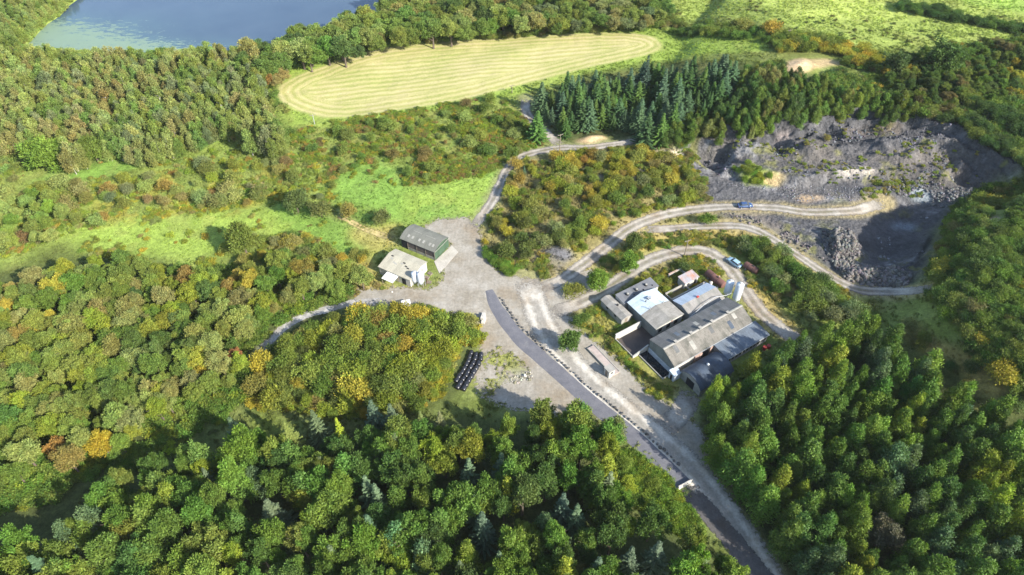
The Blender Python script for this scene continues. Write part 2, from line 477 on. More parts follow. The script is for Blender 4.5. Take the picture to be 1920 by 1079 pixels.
def mat_water():
    t = N('lake_water'); p = t.pos()
    lm = t.n('ShaderNodeAttribute', attribute_name='lily').outputs['Fac']
    n1 = t.noise(.35, t.mapv(p, (1, 2.6, 1)), 5, .75); n2 = t.noise(.05, p, 4, .65)
    pads = t.mr(t.math('ADD', n1, t.math('MULTIPLY', t.math('SUBTRACT', lm, .5), .42)), .55, .62, 0, 1)
    pads = t.math('MULTIPLY', pads, t.mr(lm, .02, .2, 0, .75))
    c = t.mix(t.mr(n2, .3, .7, 0, 1), (.05, .08, .125), (.065, .10, .145))
    c = t.mix(t.math('MULTIPLY', t.mr(lm, 0, 1, 0, .6), t.mr(n2, .3, .6, .4, 1)), c, (.10, .20, .17))
    c = t.mix(pads, c, (.22, .30, .19))
    rp = t.noise(1.6, t.mapv(p, (1, 2, 1)), 3, .6)
    b = t.bsdf(c, t.mr(pads, 0, 1, .12, .6), 0, rp, .12, .05, spec=.5)
    return t.done(b)
# ------------------------------------------------------------------ ground colours (what grows or lies where)
colr = np.empty(XX.shape + (3,), np.float32)
nA = fbm(XX, YY, 14, 21, 4, .6)[..., None]; nB = fbm(XX, YY, 4, 22, 3, .6)[..., None]; nC = fbm(XX, YY, 35, 23, 3)[..., None]
def C(*c): return np.array(c, np.float32)
OLIVE = C(.15, .185, .045); BRIGHT = C(.165, .27, .05); LIME = C(.24, .325, .06); DRY = C(.36, .285, .09); STRAW = C(.40, .32, .14)
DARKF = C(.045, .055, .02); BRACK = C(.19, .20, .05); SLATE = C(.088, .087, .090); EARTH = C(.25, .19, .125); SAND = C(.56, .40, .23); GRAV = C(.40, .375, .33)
colr[:] = OLIVE
colr = colr * (1 + .25 * nA) + .02 * nB
def paint(pts, col, z=0.0, blur=.8, warp=2.0, ws=7, seed=0, amt=1.0, noise=None):
    global colr
    X = XX + warp * fbm(XX, YY, ws, 50 + seed, 3); Y = YY + warp * fbm(XX, YY, ws, 60 + seed, 3)
    m = inpoly(X, Y, [G(*p) for p in pts]).astype(np.float32)
    m = boxblur(m, blur / GS / 1.5)[..., None] * amt
    if noise is not None: m = m * noise
    colr = colr * (1 - m) + col * m
def blob(px, py, rx, ry, col, amt=1.0, h=0.0, blur=1.0, warp=2.0):
    pts = [(px + rx * math.cos(a), py + ry * math.sin(a)) for a in np.linspace(0, 2 * math.pi, 14)[:-1]]
    x, y = G(px, py, h)
    paint(pts, col, float(samp(H, x, y)), blur, warp, 5, int(px) % 7, amt)
ngt = lambda th, n=None, w=.15: sm(th, th + w, nA if n is None else n)
# left rough pasture
paint([(-80, 270), (150, 260), (420, 235), (640, 215), (960, 170), (1020, 250), (940, 320), (890, 430), (700, 470), (640, 520), (-80, 560)], OLIVE * .75 + LIME * .35)
paint([(500, 265), (640, 215), (830, 195), (950, 175), (1030, 255), (1000, 285), (930, 320), (820, 345), (640, 330), (520, 330)], BRACK, 0, 2, 5, 8, 1, .85, ngt(-.1, nB, .3))
paint([(620, 330), (700, 295), (740, 300), (760, 355), (880, 340), (950, 300), (945, 330), (885, 425), (740, 420), (650, 390), (620, 360)], BRIGHT, 0, 1.5, 4, 7, 2)
paint([(760, 355), (880, 345), (940, 320), (885, 425), (760, 415)], LIME * .95, 0, 2, 4, 7, 3, .8, ngt(-.2))
paint([(430, 262), (420, 235), (360, 250), (300, 275), (150, 310), (60, 335), (70, 350), (200, 335), (330, 290)], BRIGHT * 1.02, 0, 1, 2, 6, 4)
paint([(90, 440), (160, 425), (300, 405), (420, 400), (560, 380), (610, 420), (560, 450), (400, 470), (280, 480), (180, 470), (110, 450)], LIME, 0, 1.5, 4, 8, 5)
paint([(-60, 500), (60, 490), (120, 450), (160, 490), (90, 520), (-60, 540)], OLIVE * .75, 0, 2, 3, 8, 6)
paint([(500, 375), (700, 400), (730, 450), (700, 500), (640, 500), (540, 440)], BRIGHT, 0, 1.5, 4, 7, 7, .9)
paint([(660, 425), (760, 420), (745, 460), (700, 480), (670, 450)], DRY, 0, 1.5, 3, 6, 8, .7)
paint([(150, 350), (420, 300), (520, 300), (540, 370), (420, 400), (200, 420)], C(.25, .22, .04), 0, 2, 4, 6, 9, .7, ngt(0, nB, .2))
blob(480, 350, 11, 14, SAND)
# around the hay field
FIELD = [(519, 175), (527, 160), (560, 142), (600, 128), (660, 105), (740, 88), (860, 76), (1000, 68), (1120, 62), (1190, 63), (1228, 72), (1241, 84), (1236, 96), (1205, 106), (1150, 118), (1080, 132), (1000, 152), (960, 164), (880, 184), (800, 200), (720, 212), (650, 219), (610, 219), (560, 208), (528, 194)]
paint([(495, 190), (500, 160), (540, 128), (600, 105), (660, 88), (800, 66), (1000, 52), (1150, 48), (1230, 52), (1340, 55), (1450, 70), (1440, 95), (1300, 105), (1000, 170), (800, 212), (600, 240), (530, 235)], LIME * .93, 0, 1.0, 1.5, 8, 10)
# top right pasture
paint([(1240, -60), (1250, 30), (1460, 50), (1640, 95), (1700, 90), (1960, 75), (1960, -100)], C(.26, .32, .07), 9, 2, 2, 9, 11)
paint([(1350, -60), (1380, 0), (1500, 35), (1620, 42), (1720, 28), (1700, -60)], C(.33, .39, .09), 9, 1.5, 2, 9, 12)
paint([(1760, -60), (1800, 5), (1960, 30), (1960, -60)], C(.27, .38, .075), 9, 1.5, 2, 9, 13)
paint([(1845, 190), (1880, 170), (1960, 155), (1960, 225), (1900, 208)], C(.36, .42, .09), 9, 1, 1, 6, 14)
paint([(1240, -60), (1250, 30), (1460, 60), (1640, 95), (1960, 75), (1960, 30), (1700, 40), (1500, 40), (1350, 0)], C(.11, .15, .04), 9, 1, 2, 9, 15, .4, sm(.05, .3, fbm(XX, YY * 2.0, 3.4, 33, 3, .7))[..., None])
# woods: leaf litter under the trees
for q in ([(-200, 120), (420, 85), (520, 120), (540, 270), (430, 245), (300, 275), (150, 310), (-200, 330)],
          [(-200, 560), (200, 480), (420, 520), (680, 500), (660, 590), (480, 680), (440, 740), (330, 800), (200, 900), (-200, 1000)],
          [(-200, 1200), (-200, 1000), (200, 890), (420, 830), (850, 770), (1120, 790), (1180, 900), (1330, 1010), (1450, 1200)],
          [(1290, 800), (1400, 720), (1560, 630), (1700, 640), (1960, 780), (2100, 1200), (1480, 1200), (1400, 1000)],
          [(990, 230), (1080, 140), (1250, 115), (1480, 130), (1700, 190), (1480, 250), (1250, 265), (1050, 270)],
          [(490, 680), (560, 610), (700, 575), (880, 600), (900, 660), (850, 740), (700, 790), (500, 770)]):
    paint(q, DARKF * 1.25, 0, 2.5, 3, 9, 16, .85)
paint([(250, 850), (380, 760), (470, 715), (500, 770), (420, 840), (300, 890)], C(.10, .13, .035), 0, 2, 2, 8, 17)  # grass in the clearing, painted darker for the bottom wood's shadow
paint([(1160, 850), (1200, 860), (1290, 930), (1310, 990), (1240, 980), (1180, 920)], C(.16, .29, .03), 0, 1.5, 2, 6, 18)
# centre scrub and golden verges
paint([(895, 440), (930, 390), (950, 330), (1000, 290), (1200, 270), (1300, 300), (1330, 370), (1300, 392), (1180, 428), (1050, 525), (960, 520), (905, 470)], C(.22, .19, .075), 0, 1.5, 3, 7, 19)
paint([(1180, 290), (1240, 275), (1290, 300), (1250, 350), (1160, 345), (1080, 320)], SLATE * 1.15, 0, 2, 5, 6, 20, .75, ngt(-.1, nB, .3))
blob(1045, 480, 38, 18, SLATE * 1.5); blob(1030, 497, 42, 11, C(.2, .17, .13), .8)
paint([(1180, 440), (1330, 400), (1420, 430), (1500, 500), (1600, 560), (1680, 570), (1600, 590), (1480, 560), (1400, 460), (1330, 440), (1220, 475), (1120, 540), (1060, 560), (1120, 500)], DRY, 0, 1.5, 2, 6, 21, .9)
paint([(1090, 600), (1130, 570), (1170, 640), (1230, 700), (1290, 740), (1250, 760), (1180, 700), (1110, 640)], C(.24, .22, .06), 0, 1.5, 2, 5, 22)
paint([(1150, 560), (1220, 500), (1300, 480), (1350, 500), (1360, 520), (1280, 560), (1180, 600)], C(.22, .18, .07), 0, 1.5, 2, 5, 23)
paint([(1360, 500), (1400, 520), (1480, 590), (1520, 640), (1460, 620), (1400, 560)], DRY * 1.1, 0, 1, 2, 5, 24)
paint([(1700, 600), (1760, 630), (1850, 700), (1900, 720), (1880, 740), (1800, 700), (1720, 640)], DRY * .9, 0, 1, 2, 5, 25)
paint([(905, 690), (960, 640), (1000, 690), (980, 740), (920, 745)], C(.24, .22, .10), 0, 1.5, 2.5, 4, 26, .8, ngt(-.15, nB, .25))
paint([(640, 500), (700, 480), (710, 530), (800, 545), (690, 560), (650, 545)], DRY * .95, 0, 1.5, 2, 5, 27, .8)
blob(675, 530, 14, 14, C(.33, .2, .13), .8)
hay_pre = boxblur(yard_m, 2)
# rock, slate and sand
mr_ = rock_m[..., None]
streak = fbm(XX * .55 + YY * .3, YY * 1.4, 9, 31, 5, .65)[..., None]
fleck = fbm(XX, YY, 1.6, 34, 3, .7)[..., None]
rc = SLATE * (1.0 + .5 * streak + .2 * fleck)
rc = rc * (1 - .4 * sm(.1, .4, nA)) + C(.17, .15, .125) * .4 * sm(.1, .4, nA)
light = sm(.26, .5, streak + .25 * fleck); rc = rc * (1 - .7 * light) + C(.23, .225, .225) * .7 * light
moss = sm(.24, .5, fbm(XX, YY, 6, 35, 4, .65))[..., None] * (1 - pitfloor[..., None] * .75)
rc = rc * (1 - .75 * moss) + C(.17, .17, .05) * .75 * moss
colr = colr * (1 - mr_) + rc * mr_
paint([(1300, 330), (1400, 350), (1500, 395), (1640, 385), (1620, 420), (1500, 405), (1380, 385), (1330, 375)], SLATE * 1.1, 0, 1.5, 2, 7, 28, .85)
paint([(1370, 320), (1410, 310), (1450, 325), (1470, 340), (1440, 352), (1400, 345)], C(.19, .24, .05), 0, 1, 2, 4, 29)
blob(1448, 338, 22, 9, SAND); blob(1522, 375, 22, 4, SAND * .9, .8); blob(1604, 319, 40, 4, C(.6, .52, .42)); blob(1497, 122, 27, 13, SAND * 1.12); blob(1545, 118, 35, 8, SAND * .8, .8)
blob(1108, 263, 30, 7, SAND); blob(1250, 292, 28, 8, C(.55, .47, .34)); blob(1470, 255, 12, 10, C(.42, .34, .3), .6)
blob(1730, 368, 22, 10, C(.30, .34, .36), .9); blob(1700, 425, 26, 8, C(.22, .25, .28), .7); blob(1862, 415, 16, 8, C(.42, .27, .22), .9, 12); blob(1640, 245, 60, 8, EARTH, .4)
paint([(1500, 290), (1700, 270), (1800, 300), (1860, 345), (1760, 350), (1640, 330)], C(.18, .155, .13), 1, 3, 3, 8, 30, .35)
paint([(1350, 400), (1430, 405), (1500, 450), (1545, 500), (1640, 520), (1700, 530), (1690, 548), (1600, 538), (1480, 470), (1400, 432), (1350, 420)], C(.20, .17, .15), 0, 1.5, 2, 5, 31, .7)
# gravel aprons beside tracks, worn verge
for k, d in dist_tr.items():
    wd = TR[k][1]
    f = (1 - sm(wd * .45, wd * .5 + (2.6 if k != 'west' else 1.0), d + .9 * fbm(XX, YY, 3, 36, 3)))[..., None] * (.75 if k not in ('path',) else .3)
    vc = C(.33, .27, .13) if k in ('upper', 'quarry', 'farm', 'path') else C(.25, .25, .12)
    colr = colr * (1 - f) + vc * f
fy = boxblur(yard_m, 3)[..., None] * .8
colr = colr * (1 - fy) + C(.33, .275, .16) * fy
paint([(893, 745), (890, 690), (915, 655), (950, 640), (985, 672), (1000, 700), (970, 700), (930, 735)], C(.24, .25, .07), 0, 1.5, 2.5, 4, 26, .85)
paint([(940, 700), (990, 690), (1010, 715), (985, 745), (940, 745)], C(.33, .31, .26), 0, 1.5, 2, 4, 27, .7)
_g = (1 - rock_m)[..., None]
colr = colr * (1 + _g * (.22 * nB + .14 * nA + .16 * fbm(XX, YY, 1.8, 37, 2)[..., None]))
_p = sm(.12, .4, fbm(XX, YY, 9, 38, 4, .65))[..., None] * _g * .22 * (1 - hay_pre)[..., None]
colr = colr * (1 - _p) + C(.26, .25, .08) * _p
# lake bed and reedy shore
sh = np.clip(boxblur(lake_m, 5), 0, 1)[..., None]
f = sm(.02, .2, sh) * (XX < -150)[..., None] * .8
colr = colr * (1 - f) + C(.24, .30, .07) * f
f = sm(.5, .8, sh); colr = colr * (1 - f) + C(.06, .08, .05) * f
colr = np.clip(colr, .01, .8)

# hay swaths: parallel to the field's edge near it, straight along it inside
fw = ppoly(FIELD)
fld = inpoly(XX + .5 * vnoise(XX, YY, 5, 3), YY, fw)
d_edge = np.where(fld, segdist(XX, YY, smooth_line(fw, 4)[::2], True), 0)
_a = P(640, 165); _b = P(1180, 104); ang = math.atan2(_b[1] - _a[1], _b[0] - _a[0])
d_str = -XX * math.sin(ang) + YY * math.cos(ang) + 2.2 * np.sin(XX / 60.0) + 1.6 * vnoise(XX, YY, 30, 77)
wt = sm(8.4, 9.6, d_edge)
swath = d_edge * (1 - wt) + d_str * wt
hay = boxblur(fld.astype(float), 1)

# ground sheet: fine grid inside, stretching out to the horizon
def ext(lo, hi, n, far):
    t = np.linspace(0, 1, n + 1)[1:]
    return np.concatenate([(lo - far * t ** 3)[::-1], np.arange(lo, hi + 1e-6, GS), hi + far * t ** 3])
ex = ext(GX0, GX1, 24, 3500); ey = ext(GY0, GY1, 24, 3500)
EX, EY = np.meshgrid(ex, ey, indexing='ij')
pad = ((24, 24), (24, 24))
HZ = np.pad(H, pad, mode='edge')
outd = np.maximum(np.maximum(GX0 - EX, EX - GX1), np.maximum(GY0 - EY, EY - GY1)).clip(0)
HZ = HZ * np.exp(-outd / 120)
CC = np.pad(colr, pad + ((0, 0),), mode='edge')
fo = sm(0, 60, outd)[..., None]
far_c = C(.13, .17, .045) * (1 + .3 * fbm(EX, EY, 140, 41, 3)[..., None])
CC = CC * (1 - fo) + far_c * fo
nx, ny = EX.shape
idx = np.arange(nx * ny).reshape(nx, ny)
F = np.stack([idx[:-1, :-1], idx[1:, :-1], idx[1:, 1:], idx[:-1, 1:]], -1).reshape(-1, 4)
V = np.stack([EX, EY, HZ], -1).reshape(-1, 3)
RGBA = np.concatenate([CC, np.ones(CC.shape[:2] + (1,))], -1).reshape(-1, 4)
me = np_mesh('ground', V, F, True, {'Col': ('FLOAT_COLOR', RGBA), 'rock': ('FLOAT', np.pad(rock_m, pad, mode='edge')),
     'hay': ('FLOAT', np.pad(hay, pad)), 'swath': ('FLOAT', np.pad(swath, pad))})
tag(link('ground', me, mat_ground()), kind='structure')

# lake
lx, ly = np.meshgrid(np.arange(-250, 60, 2.0), np.arange(225, 400, 2.0), indexing='ij')
li = np.arange(lx.size).reshape(lx.shape)
lf = np.stack([li[:-1, :-1], li[1:, :-1], li[1:, 1:], li[:-1, 1:]], -1).reshape(-1, 4)
lpx, lpy, _ = project(lx, ly, np.full_like(lx, LAKEZ))
lily = np.clip(sm(470, 60, lpx) * sm(5, 60, lpy) + .5 * sm(60, 95, lpy) * sm(640, 350, lpx), 0, 1)
dl = boxblur(np.pad(lake_m, 0), 1)
keep = []
me = np_mesh('lake', np.stack([lx, ly, np.full_like(lx, LAKEZ)], -1).reshape(-1, 3), lf, False, {'lily': ('FLOAT', lily)})
tag(link('lake', me, mat_water()), kind='structure')

# ------------------------------------------------------------------ yard, tracks, road
def sheet(name, mask, off, mat, lo=.02):
    """a sheet of the ground grid where mask is set, lying just above it"""
    cell = np.maximum.reduce([mask[:-1, :-1], mask[1:, :-1], mask[1:, 1:], mask[:-1, 1:]]) > lo
    gi = np.arange(XX.size).reshape(XX.shape)
    q = np.stack([gi[:-1, :-1], gi[1:, :-1], gi[1:, 1:], gi[:-1, 1:]], -1)[cell]
    u, inv = np.unique(q, return_inverse=True)
    V = np.stack([XX.ravel()[u], YY.ravel()[u], H.ravel()[u] + off], -1)
    me = np_mesh(name, V, inv.reshape(q.shape), True, {'edge': ('FLOAT', 1 - mask.ravel()[u])})
    return tag(link(name, me, mat), kind='structure')

def ribbon(name, line, width, off, mat, nl=8, wob=.25, skirt=0.0, fade=12):
    n = len(line); V = []; E_ = []
    L = np.array(line); T = np.gradient(L, axis=0); T /= np.hypot(T[:, 0], T[:, 1])[:, None] + 1e-9
    Nn = np.stack([-T[:, 1], T[:, 0]], -1)
    w = np.full(n, width / 2) if np.isscalar(width) else np.array(width) / 2
    for k in range(nl + 1):
        s = (k / nl * 2 - 1)
        ww = w + (wob * vnoise(L[:, 0] + 7 * (s > 0), L[:, 1], 2.5, 88) * abs(s))
        p = L + Nn * (s * ww)[:, None]
        z = samp(H, p[:, 0], p[:, 1]) + off - (skirt if abs(s) == 1 else 0)
        V.append(np.stack([p[:, 0], p[:, 1], z], -1)); E_.append(np.full(n, abs(s)))
    V = np.stack(V, 1); E_ = np.stack(E_, 1)
    if fade: E_ = np.maximum(E_, (1.15 - np.minimum(np.arange(n), np.arange(n)[::-1]) / fade)[:, None])
    ii = np.arange(n * (nl + 1)).reshape(n, nl + 1)
    F = np.stack([ii[:-1, :-1], ii[:-1, 1:], ii[1:, 1:], ii[1:, :-1]], -1).reshape(-1, 4)
    me = np_mesh(name, V.reshape(-1, 3), F, True, {'edge': ('FLOAT', E_)})
    return tag(link(name, me, mat), kind='structure')
GRAVEL = mat_track('gravel', (.335, .31, .265), (.25, .222, .175), False, True, False, .6)
TRACKM = mat_track('track_gravel', (.36, .33, .28), (.28, .25, .21))
WHITEM = mat_track('white_gravel', (.48, .445, .385), (.33, .305, .26), False)
STREAMM = mat_track('pale_stones', (.50, .48, .46), (.28, .27, .25), False, True, False, 2)
sheet('gravel_yard', yard_m, .03, GRAVEL)
offs = {'north': .06, 'copse': .075, 'quarry': .06, 'upper': .075, 'farm': .065, 'main': .08, 'side': .055, 'west': .05, 'path': .05}
for k, (w, wd) in TR.items():
    ribbon({'main': 'gravel_road', 'path': 'footpath', 'west': 'stony_path'}.get(k, 'gravel_track'), w, wd * 1.25, offs[k],
           {'main': WHITEM, 'west': STREAMM, 'path': mat_track('trodden_earth', (.46, .36, .17), (.34, .29, .12), False)}.get(k, TRACKM))
t = N('asphalt'); p = t.pos()
c = t.mix(t.mr(t.noise(.5, p, 4), .35, .65, 0, 1), (.115, .115, .13), (.15, .148, .16))
c = t.mix(1.0, c, t.mr(t.noise(5, p, 4, .7), .3, .7, .8, 1.2), 'MULTIPLY')
c = t.mix(t.mr(t.noise(.25, p, 5, .7), .6, .72, 0, .35), c, (.27, .25, .22))
ASPH_M = t.done(t.bsdf(c, .85, 0, t.noise(8, p, 3), .25, .02))
wds = np.interp(np.arange(len(ASPH)) / len(ASPH), [0, .05, .15, .4, 1], [2.2, 3.0, 3.6, 4.0, 4.2])
ribbon('asphalt_road', ASPH, wds, .115, ASPH_M, 6, .12, .1, 0)
ribbon('dirt_road', BROWN, 4.4, .10, mat_track('shaded_hardcore', (.115, .108, .105), (.09, .085, .083), False, True, False, 1.5), 6)  # brownish surface, its colour darkened for the tree shade over this stretch
# ------------------------------------------------------------------ plants: prototypes
def quads_from(Pc, Nn, size, asp, r, up=None):
    """one small leaf spray (a quad) at each point, facing roughly along the normal"""
    n = len(Pc)
    Nn = Nn / (np.linalg.norm(Nn, axis=1)[:, None] + 1e-9)
    if up is None: up = r.normal(size=(n, 3))
    A = np.cross(Nn, up); A /= np.linalg.norm(A, axis=1)[:, None] + 1e-9
    B = np.cross(Nn, A)
    a = (size * asp)[:, None]; b = size[:, None]
    k = r.uniform(.5, 1, (n, 1))
    V = np.stack([Pc - A * a * .5 - B * b * .3, Pc + A * a * k * .55 - B * b * .5, Pc + A * a * .45 + B * b * .35, Pc - A * a * k * .5 + B * b * .5], 1)
    return V

def leafmesh(name, V, shade, mats):
    n = len(V)
    F = np.arange(n * 4).reshape(n, 4)
    sh = np.repeat(shade, 4, axis=0)
    rgba = np.concatenate([sh, np.ones((len(sh), 1))], 1)
    me = np_mesh(name, V.reshape(-1, 3), F, False, {'shade': ('FLOAT_COLOR', rgba)})
    me.materials.append(mats)
    return me

def cloud(r, lobes, n, size, sq=.85, low=-.35):
    """leaf sprays on and just under the surface of many small lobes"""
    lobes = np.array(lobes); w = lobes[:, 3] ** 2; w /= w.sum()
    k = r.choice(len(lobes), n, p=w)
    d = r.normal(size=(n, 3)); d /= np.linalg.norm(d, axis=1)[:, None]
    d[:, 2] = np.where(d[:, 2] < low, -d[:, 2], d[:, 2])
    rad = lobes[k, 3] * (r.uniform(.35, 1.2, n) ** .7)
    ctr = lobes[k, :3]
    p = ctr + d * rad[:, None] * np.array([1, 1, sq])
    nn = d * .75 + r.normal(size=(n, 3)) * .55 + np.array([0, 0, .25])
    tint = r.uniform(.82, 1.18, len(lobes))[k] * r.uniform(.72, 1.28, n)
    hue = r.uniform(-.06, .06, len(lobes))[k] + r.uniform(-.05, .05, n)
    sh = np.stack([tint * (1 + hue), tint, tint * (1 - hue * .6)], 1)
    # half the sprays stand out along the shoots, which gives the crown a feathery outline
    m = r.uniform(size=n) < .55
    up = r.normal(size=(n, 3)); up[m] = d[m] * 1.0 + up[m] * .25 + np.array([0, 0, .35])
    side = np.cross(d, r.normal(size=(n, 3))); nn[m] = side[m] / (np.linalg.norm(side[m], axis=1)[:, None] + 1e-9) + r.normal(size=(m.sum(), 3)) * .3
    p[m] = ctr[m] + d[m] * (lobes[k, 3][m] * r.uniform(.8, 1.45, m.sum()))[:, None] * np.array([1, 1, sq * 1.1])
    asp = np.where(m, r.uniform(.28, .5, n), r.uniform(.6, 1.0, n)); sz = size * r.uniform(.55, 1.25, n) * np.where(m, 1.25, 1.0)
    return quads_from(p, nn, sz, asp, r, up), sh

def crown_broad(r, R, h0, h1, nl, n, size, low=-.25):
    lobes = []
    zc = (h0 + h1) / 2; hz = (h1 - h0) / 2
    for i in range(nl):
        d = r.normal(size=3); d /= np.linalg.norm(d)
        if d[2] < low: d[2] *= -1
        f = r.uniform(.35, .82) * (1 + .18 * math.sin(3 * math.atan2(d[1], d[0]) + i % 3))
        lr = r.uniform(.13, .27) * R
        lobes.append([d[0] * R * f, d[1] * R * f, zc + d[2] * hz * f * .95, lr])
    lobes.append([0, 0, zc, R * .5])
    return cloud(r, lobes, n, size, .85, low - .1)

def crown_birch(r, R, h0, h1, n, size):
    lobes = []
    for i in range(22):
        t = (i + r.uniform()) / 22
        z = h0 + (h1 - h0) * t; rr = R * (math.sin(math.pi * min(1, .18 + t * .8)) ** .8)
        a = r.uniform(0, 6.28); f = r.uniform(.2, .75)
        lobes.append([math.cos(a) * rr * f, math.sin(a) * rr * f, z, R * r.uniform(.22, .42) * (1.15 - .5 * t)])
    return cloud(r, lobes, n, size, 1.25, -.8)

def crown_spruce(r, R, h0, h1, size, dens=1.0, droop=.35, whorls=22, per=8):
    Ps = []; Ns = []; Sz = []; Ts = []; Up = []
    for i in range(whorls):
        t = i / (whorls - 1); z = h0 + (h1 - h0) * t
        L0 = R * (1 - t) ** .85 + .10
        m = max(4, int(per * (1 - .5 * t)))
        a0 = r.uniform(0, 6.28)
        for j in range(m):
            a = a0 + 2 * math.pi * j / m + r.normal() * .12; L = L0 * r.uniform(.72, 1.12)
            k = max(3, int(L / size * 1.9 * dens))
            s = (np.arange(k) + .6) / k
            x = np.cos(a) * L * s; y = np.sin(a) * L * s
            zz = z - droop * L * s + .32 * L * s * s + .10 * r.normal()
            for side in (-1, 1, 0):
                wgt = .42 * size * side * (1.2 - s)
                px_ = x - np.sin(a) * wgt * 1.6; py_ = y + np.cos(a) * wgt * 1.6
                Ps.append(np.stack([px_, py_, zz + (side == 0) * .06], 1))
                Ns.append(np.stack([np.full(k, -side * .5 * math.sin(a) + .2 * math.cos(a)), np.full(k, side * .5 * math.cos(a) + .2 * math.sin(a)), np.full(k, 1.0)], 1) + r.normal(size=(k, 3)) * .22)
                Sz.append(size * (1.15 - .45 * s) * r.uniform(.8, 1.2, k))
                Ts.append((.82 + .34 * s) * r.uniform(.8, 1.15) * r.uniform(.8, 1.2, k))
                Up.append(np.tile([math.cos(a), math.sin(a), 0], (k, 1)))
    # leader
    k = 8; zt = np.linspace(h1 - .2, h1 + .5, k)
    Ps.append(np.stack([np.zeros(k), np.zeros(k), zt], 1)); Ns.append(r.normal(size=(k, 3))); Sz.append(np.full(k, size * .5)); Ts.append(np.full(k, 1.1)); Up.append(r.normal(size=(k, 3)))
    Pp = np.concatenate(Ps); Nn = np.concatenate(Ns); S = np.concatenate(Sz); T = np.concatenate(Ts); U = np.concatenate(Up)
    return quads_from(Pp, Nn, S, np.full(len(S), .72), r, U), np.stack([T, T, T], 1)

def crown_larch(r, R, h0, h1, n, size):
    """soft cone: upswept bunches round a leader"""
    lobes = []
    for i in range(30):
        t = (i / 30) ** .9; z = h0 + (h1 - h0) * t
        rr = R * (1 - .85 * t ** 1.5) * r.uniform(.45, .95); a = i * 2.4 + r.normal() * .3
        lobes.append([math.cos(a) * rr, math.sin(a) * rr, z + .25 * r.normal(), R * (.34 - .15 * t) * r.uniform(.8, 1.25)])
    V1, s1 = cloud(r, lobes, int(n * .7), size, 1.0, -.6)
    V2, s2 = crown_spruce(r, R * .98, h0 + .3, h1, size * 1.05, .5, .05, 13, 6)
    return np.concatenate([V1, V2]), np.concatenate([s1, s2 * 1.05])

def trunk_mb(r, h, rad, limbs=5, spread=1.5, lo=.3, lean=.3):
    m = MB(); lx, ly = r.uniform(-lean, lean, 2)
    pts = [(lx * (max(z, 0) / h) ** 1.5, ly * (max(z, 0) / h) ** 1.5, z) for z in np.linspace(-.6, h, 6)]
    m.tube(pts, [rad * 1.25, rad, rad * .8, rad * .6, rad * .4, rad * .15], 7)
    for i in range(limbs):
        z = h * r.uniform(lo, .8); a = r.uniform(0, 6.28); L = spread * r.uniform(.6, 1.1)
        q = (lx * (z / h) ** 1.5, ly * (z / h) ** 1.5, z)
        m.tube([q, (q[0] + math.cos(a) * L * .5, q[1] + math.sin(a) * L * .5, z + L * .45), (q[0] + math.cos(a) * L, q[1] + math.sin(a) * L, z + L * .8)], [rad * .45, rad * .28, rad * .08], 5)
    # each limb grows out of the stem: its first ring is welded to the stem's nearest points
    n0 = 6 * 7
    for i in range(limbs):
        b = n0 + i * 15
        for k in (0, 2):
            q = Vector(m.v[b + k]); j = min(range(7, n0), key=lambda t: (Vector(m.v[t]) - q).length)
            m.f = [[j if w == b + k else w for w in f] for f in m.f]
    return m

KIND = {}
def make_kind(kind, nvar, fn, trunk, bark, name, cat):
    lst = []
    for i in range(nvar):
        r = np.random.default_rng(abs(hash(kind)) % 7 + 100 * len(KIND) + i)
        r = np.random.default_rng(100 * (len(KIND) + 1) + i)
        V, sh = fn(r)
        crown = leafmesh('crown', V, sh, LEAF_O)
        crown_i = crown.copy(); crown_i.materials.clear(); crown_i.materials.append(LEAF_I)
        tm = None
        if trunk:
            tm = trunk(r).mesh('trunk', True); tm.materials.append(bark)
        lst.append((crown, tm, crown_i))
    KIND[kind] = dict(v=lst, name=name, cat=cat)
make_kind('broad', 6, lambda r: crown_broad(r, 3.6, 1.0, 9.6, 54, 10000, .30), lambda r: trunk_mb(r, 7.5, .26, 6, 2.6, .28), BARK, 'broadleaf_tree', 'broadleaf tree')
make_kind('birch', 6, lambda r: crown_birch(r, 2.5, 1.6, 9.6, 4200, .30), lambda r: trunk_mb(r, 9.0, .12, 4, 1.0, .3, .5), BIRCH_BARK, 'birch_tree', 'birch tree')
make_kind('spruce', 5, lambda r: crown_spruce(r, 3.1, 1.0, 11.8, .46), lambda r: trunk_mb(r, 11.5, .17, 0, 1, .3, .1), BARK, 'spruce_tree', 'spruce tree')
make_kind('larch', 6, lambda r: crown_larch(r, 2.9, 1.2, 9.6, 5600, .30), lambda r: trunk_mb(r, 9.2, .16, 3, 1.2, .3, .2), BARK, 'larch_tree', 'larch tree')
make_kind('shrub', 6, lambda r: cloud(r, [[r.uniform(-.9, .9), r.uniform(-.9, .9), r.uniform(.6, 1.7), r.uniform(.4, .75)] for _ in range(12)], 2600, .17, 1.0), lambda r: trunk_mb(r, 1.5, .07, 4, .9, .1), BARK, 'shrub', 'shrub')
make_kind('round', 3, lambda r: crown_broad(r, 2.5, .2, 5.3, 60, 8500, .23, -.85), lambda r: trunk_mb(r, 3.5, .16, 4, 1.2, .15), BARK, 'small_tree', 'small tree')
make_kind('clump', 5, lambda r: cloud(r, [[r.uniform(-.8, .8), r.uniform(-.8, .8), r.uniform(.05, .45), r.uniform(.25, .5)] for _ in range(9)], 700, .15, .8, 0), None, None, 'bramble', 'undergrowth')
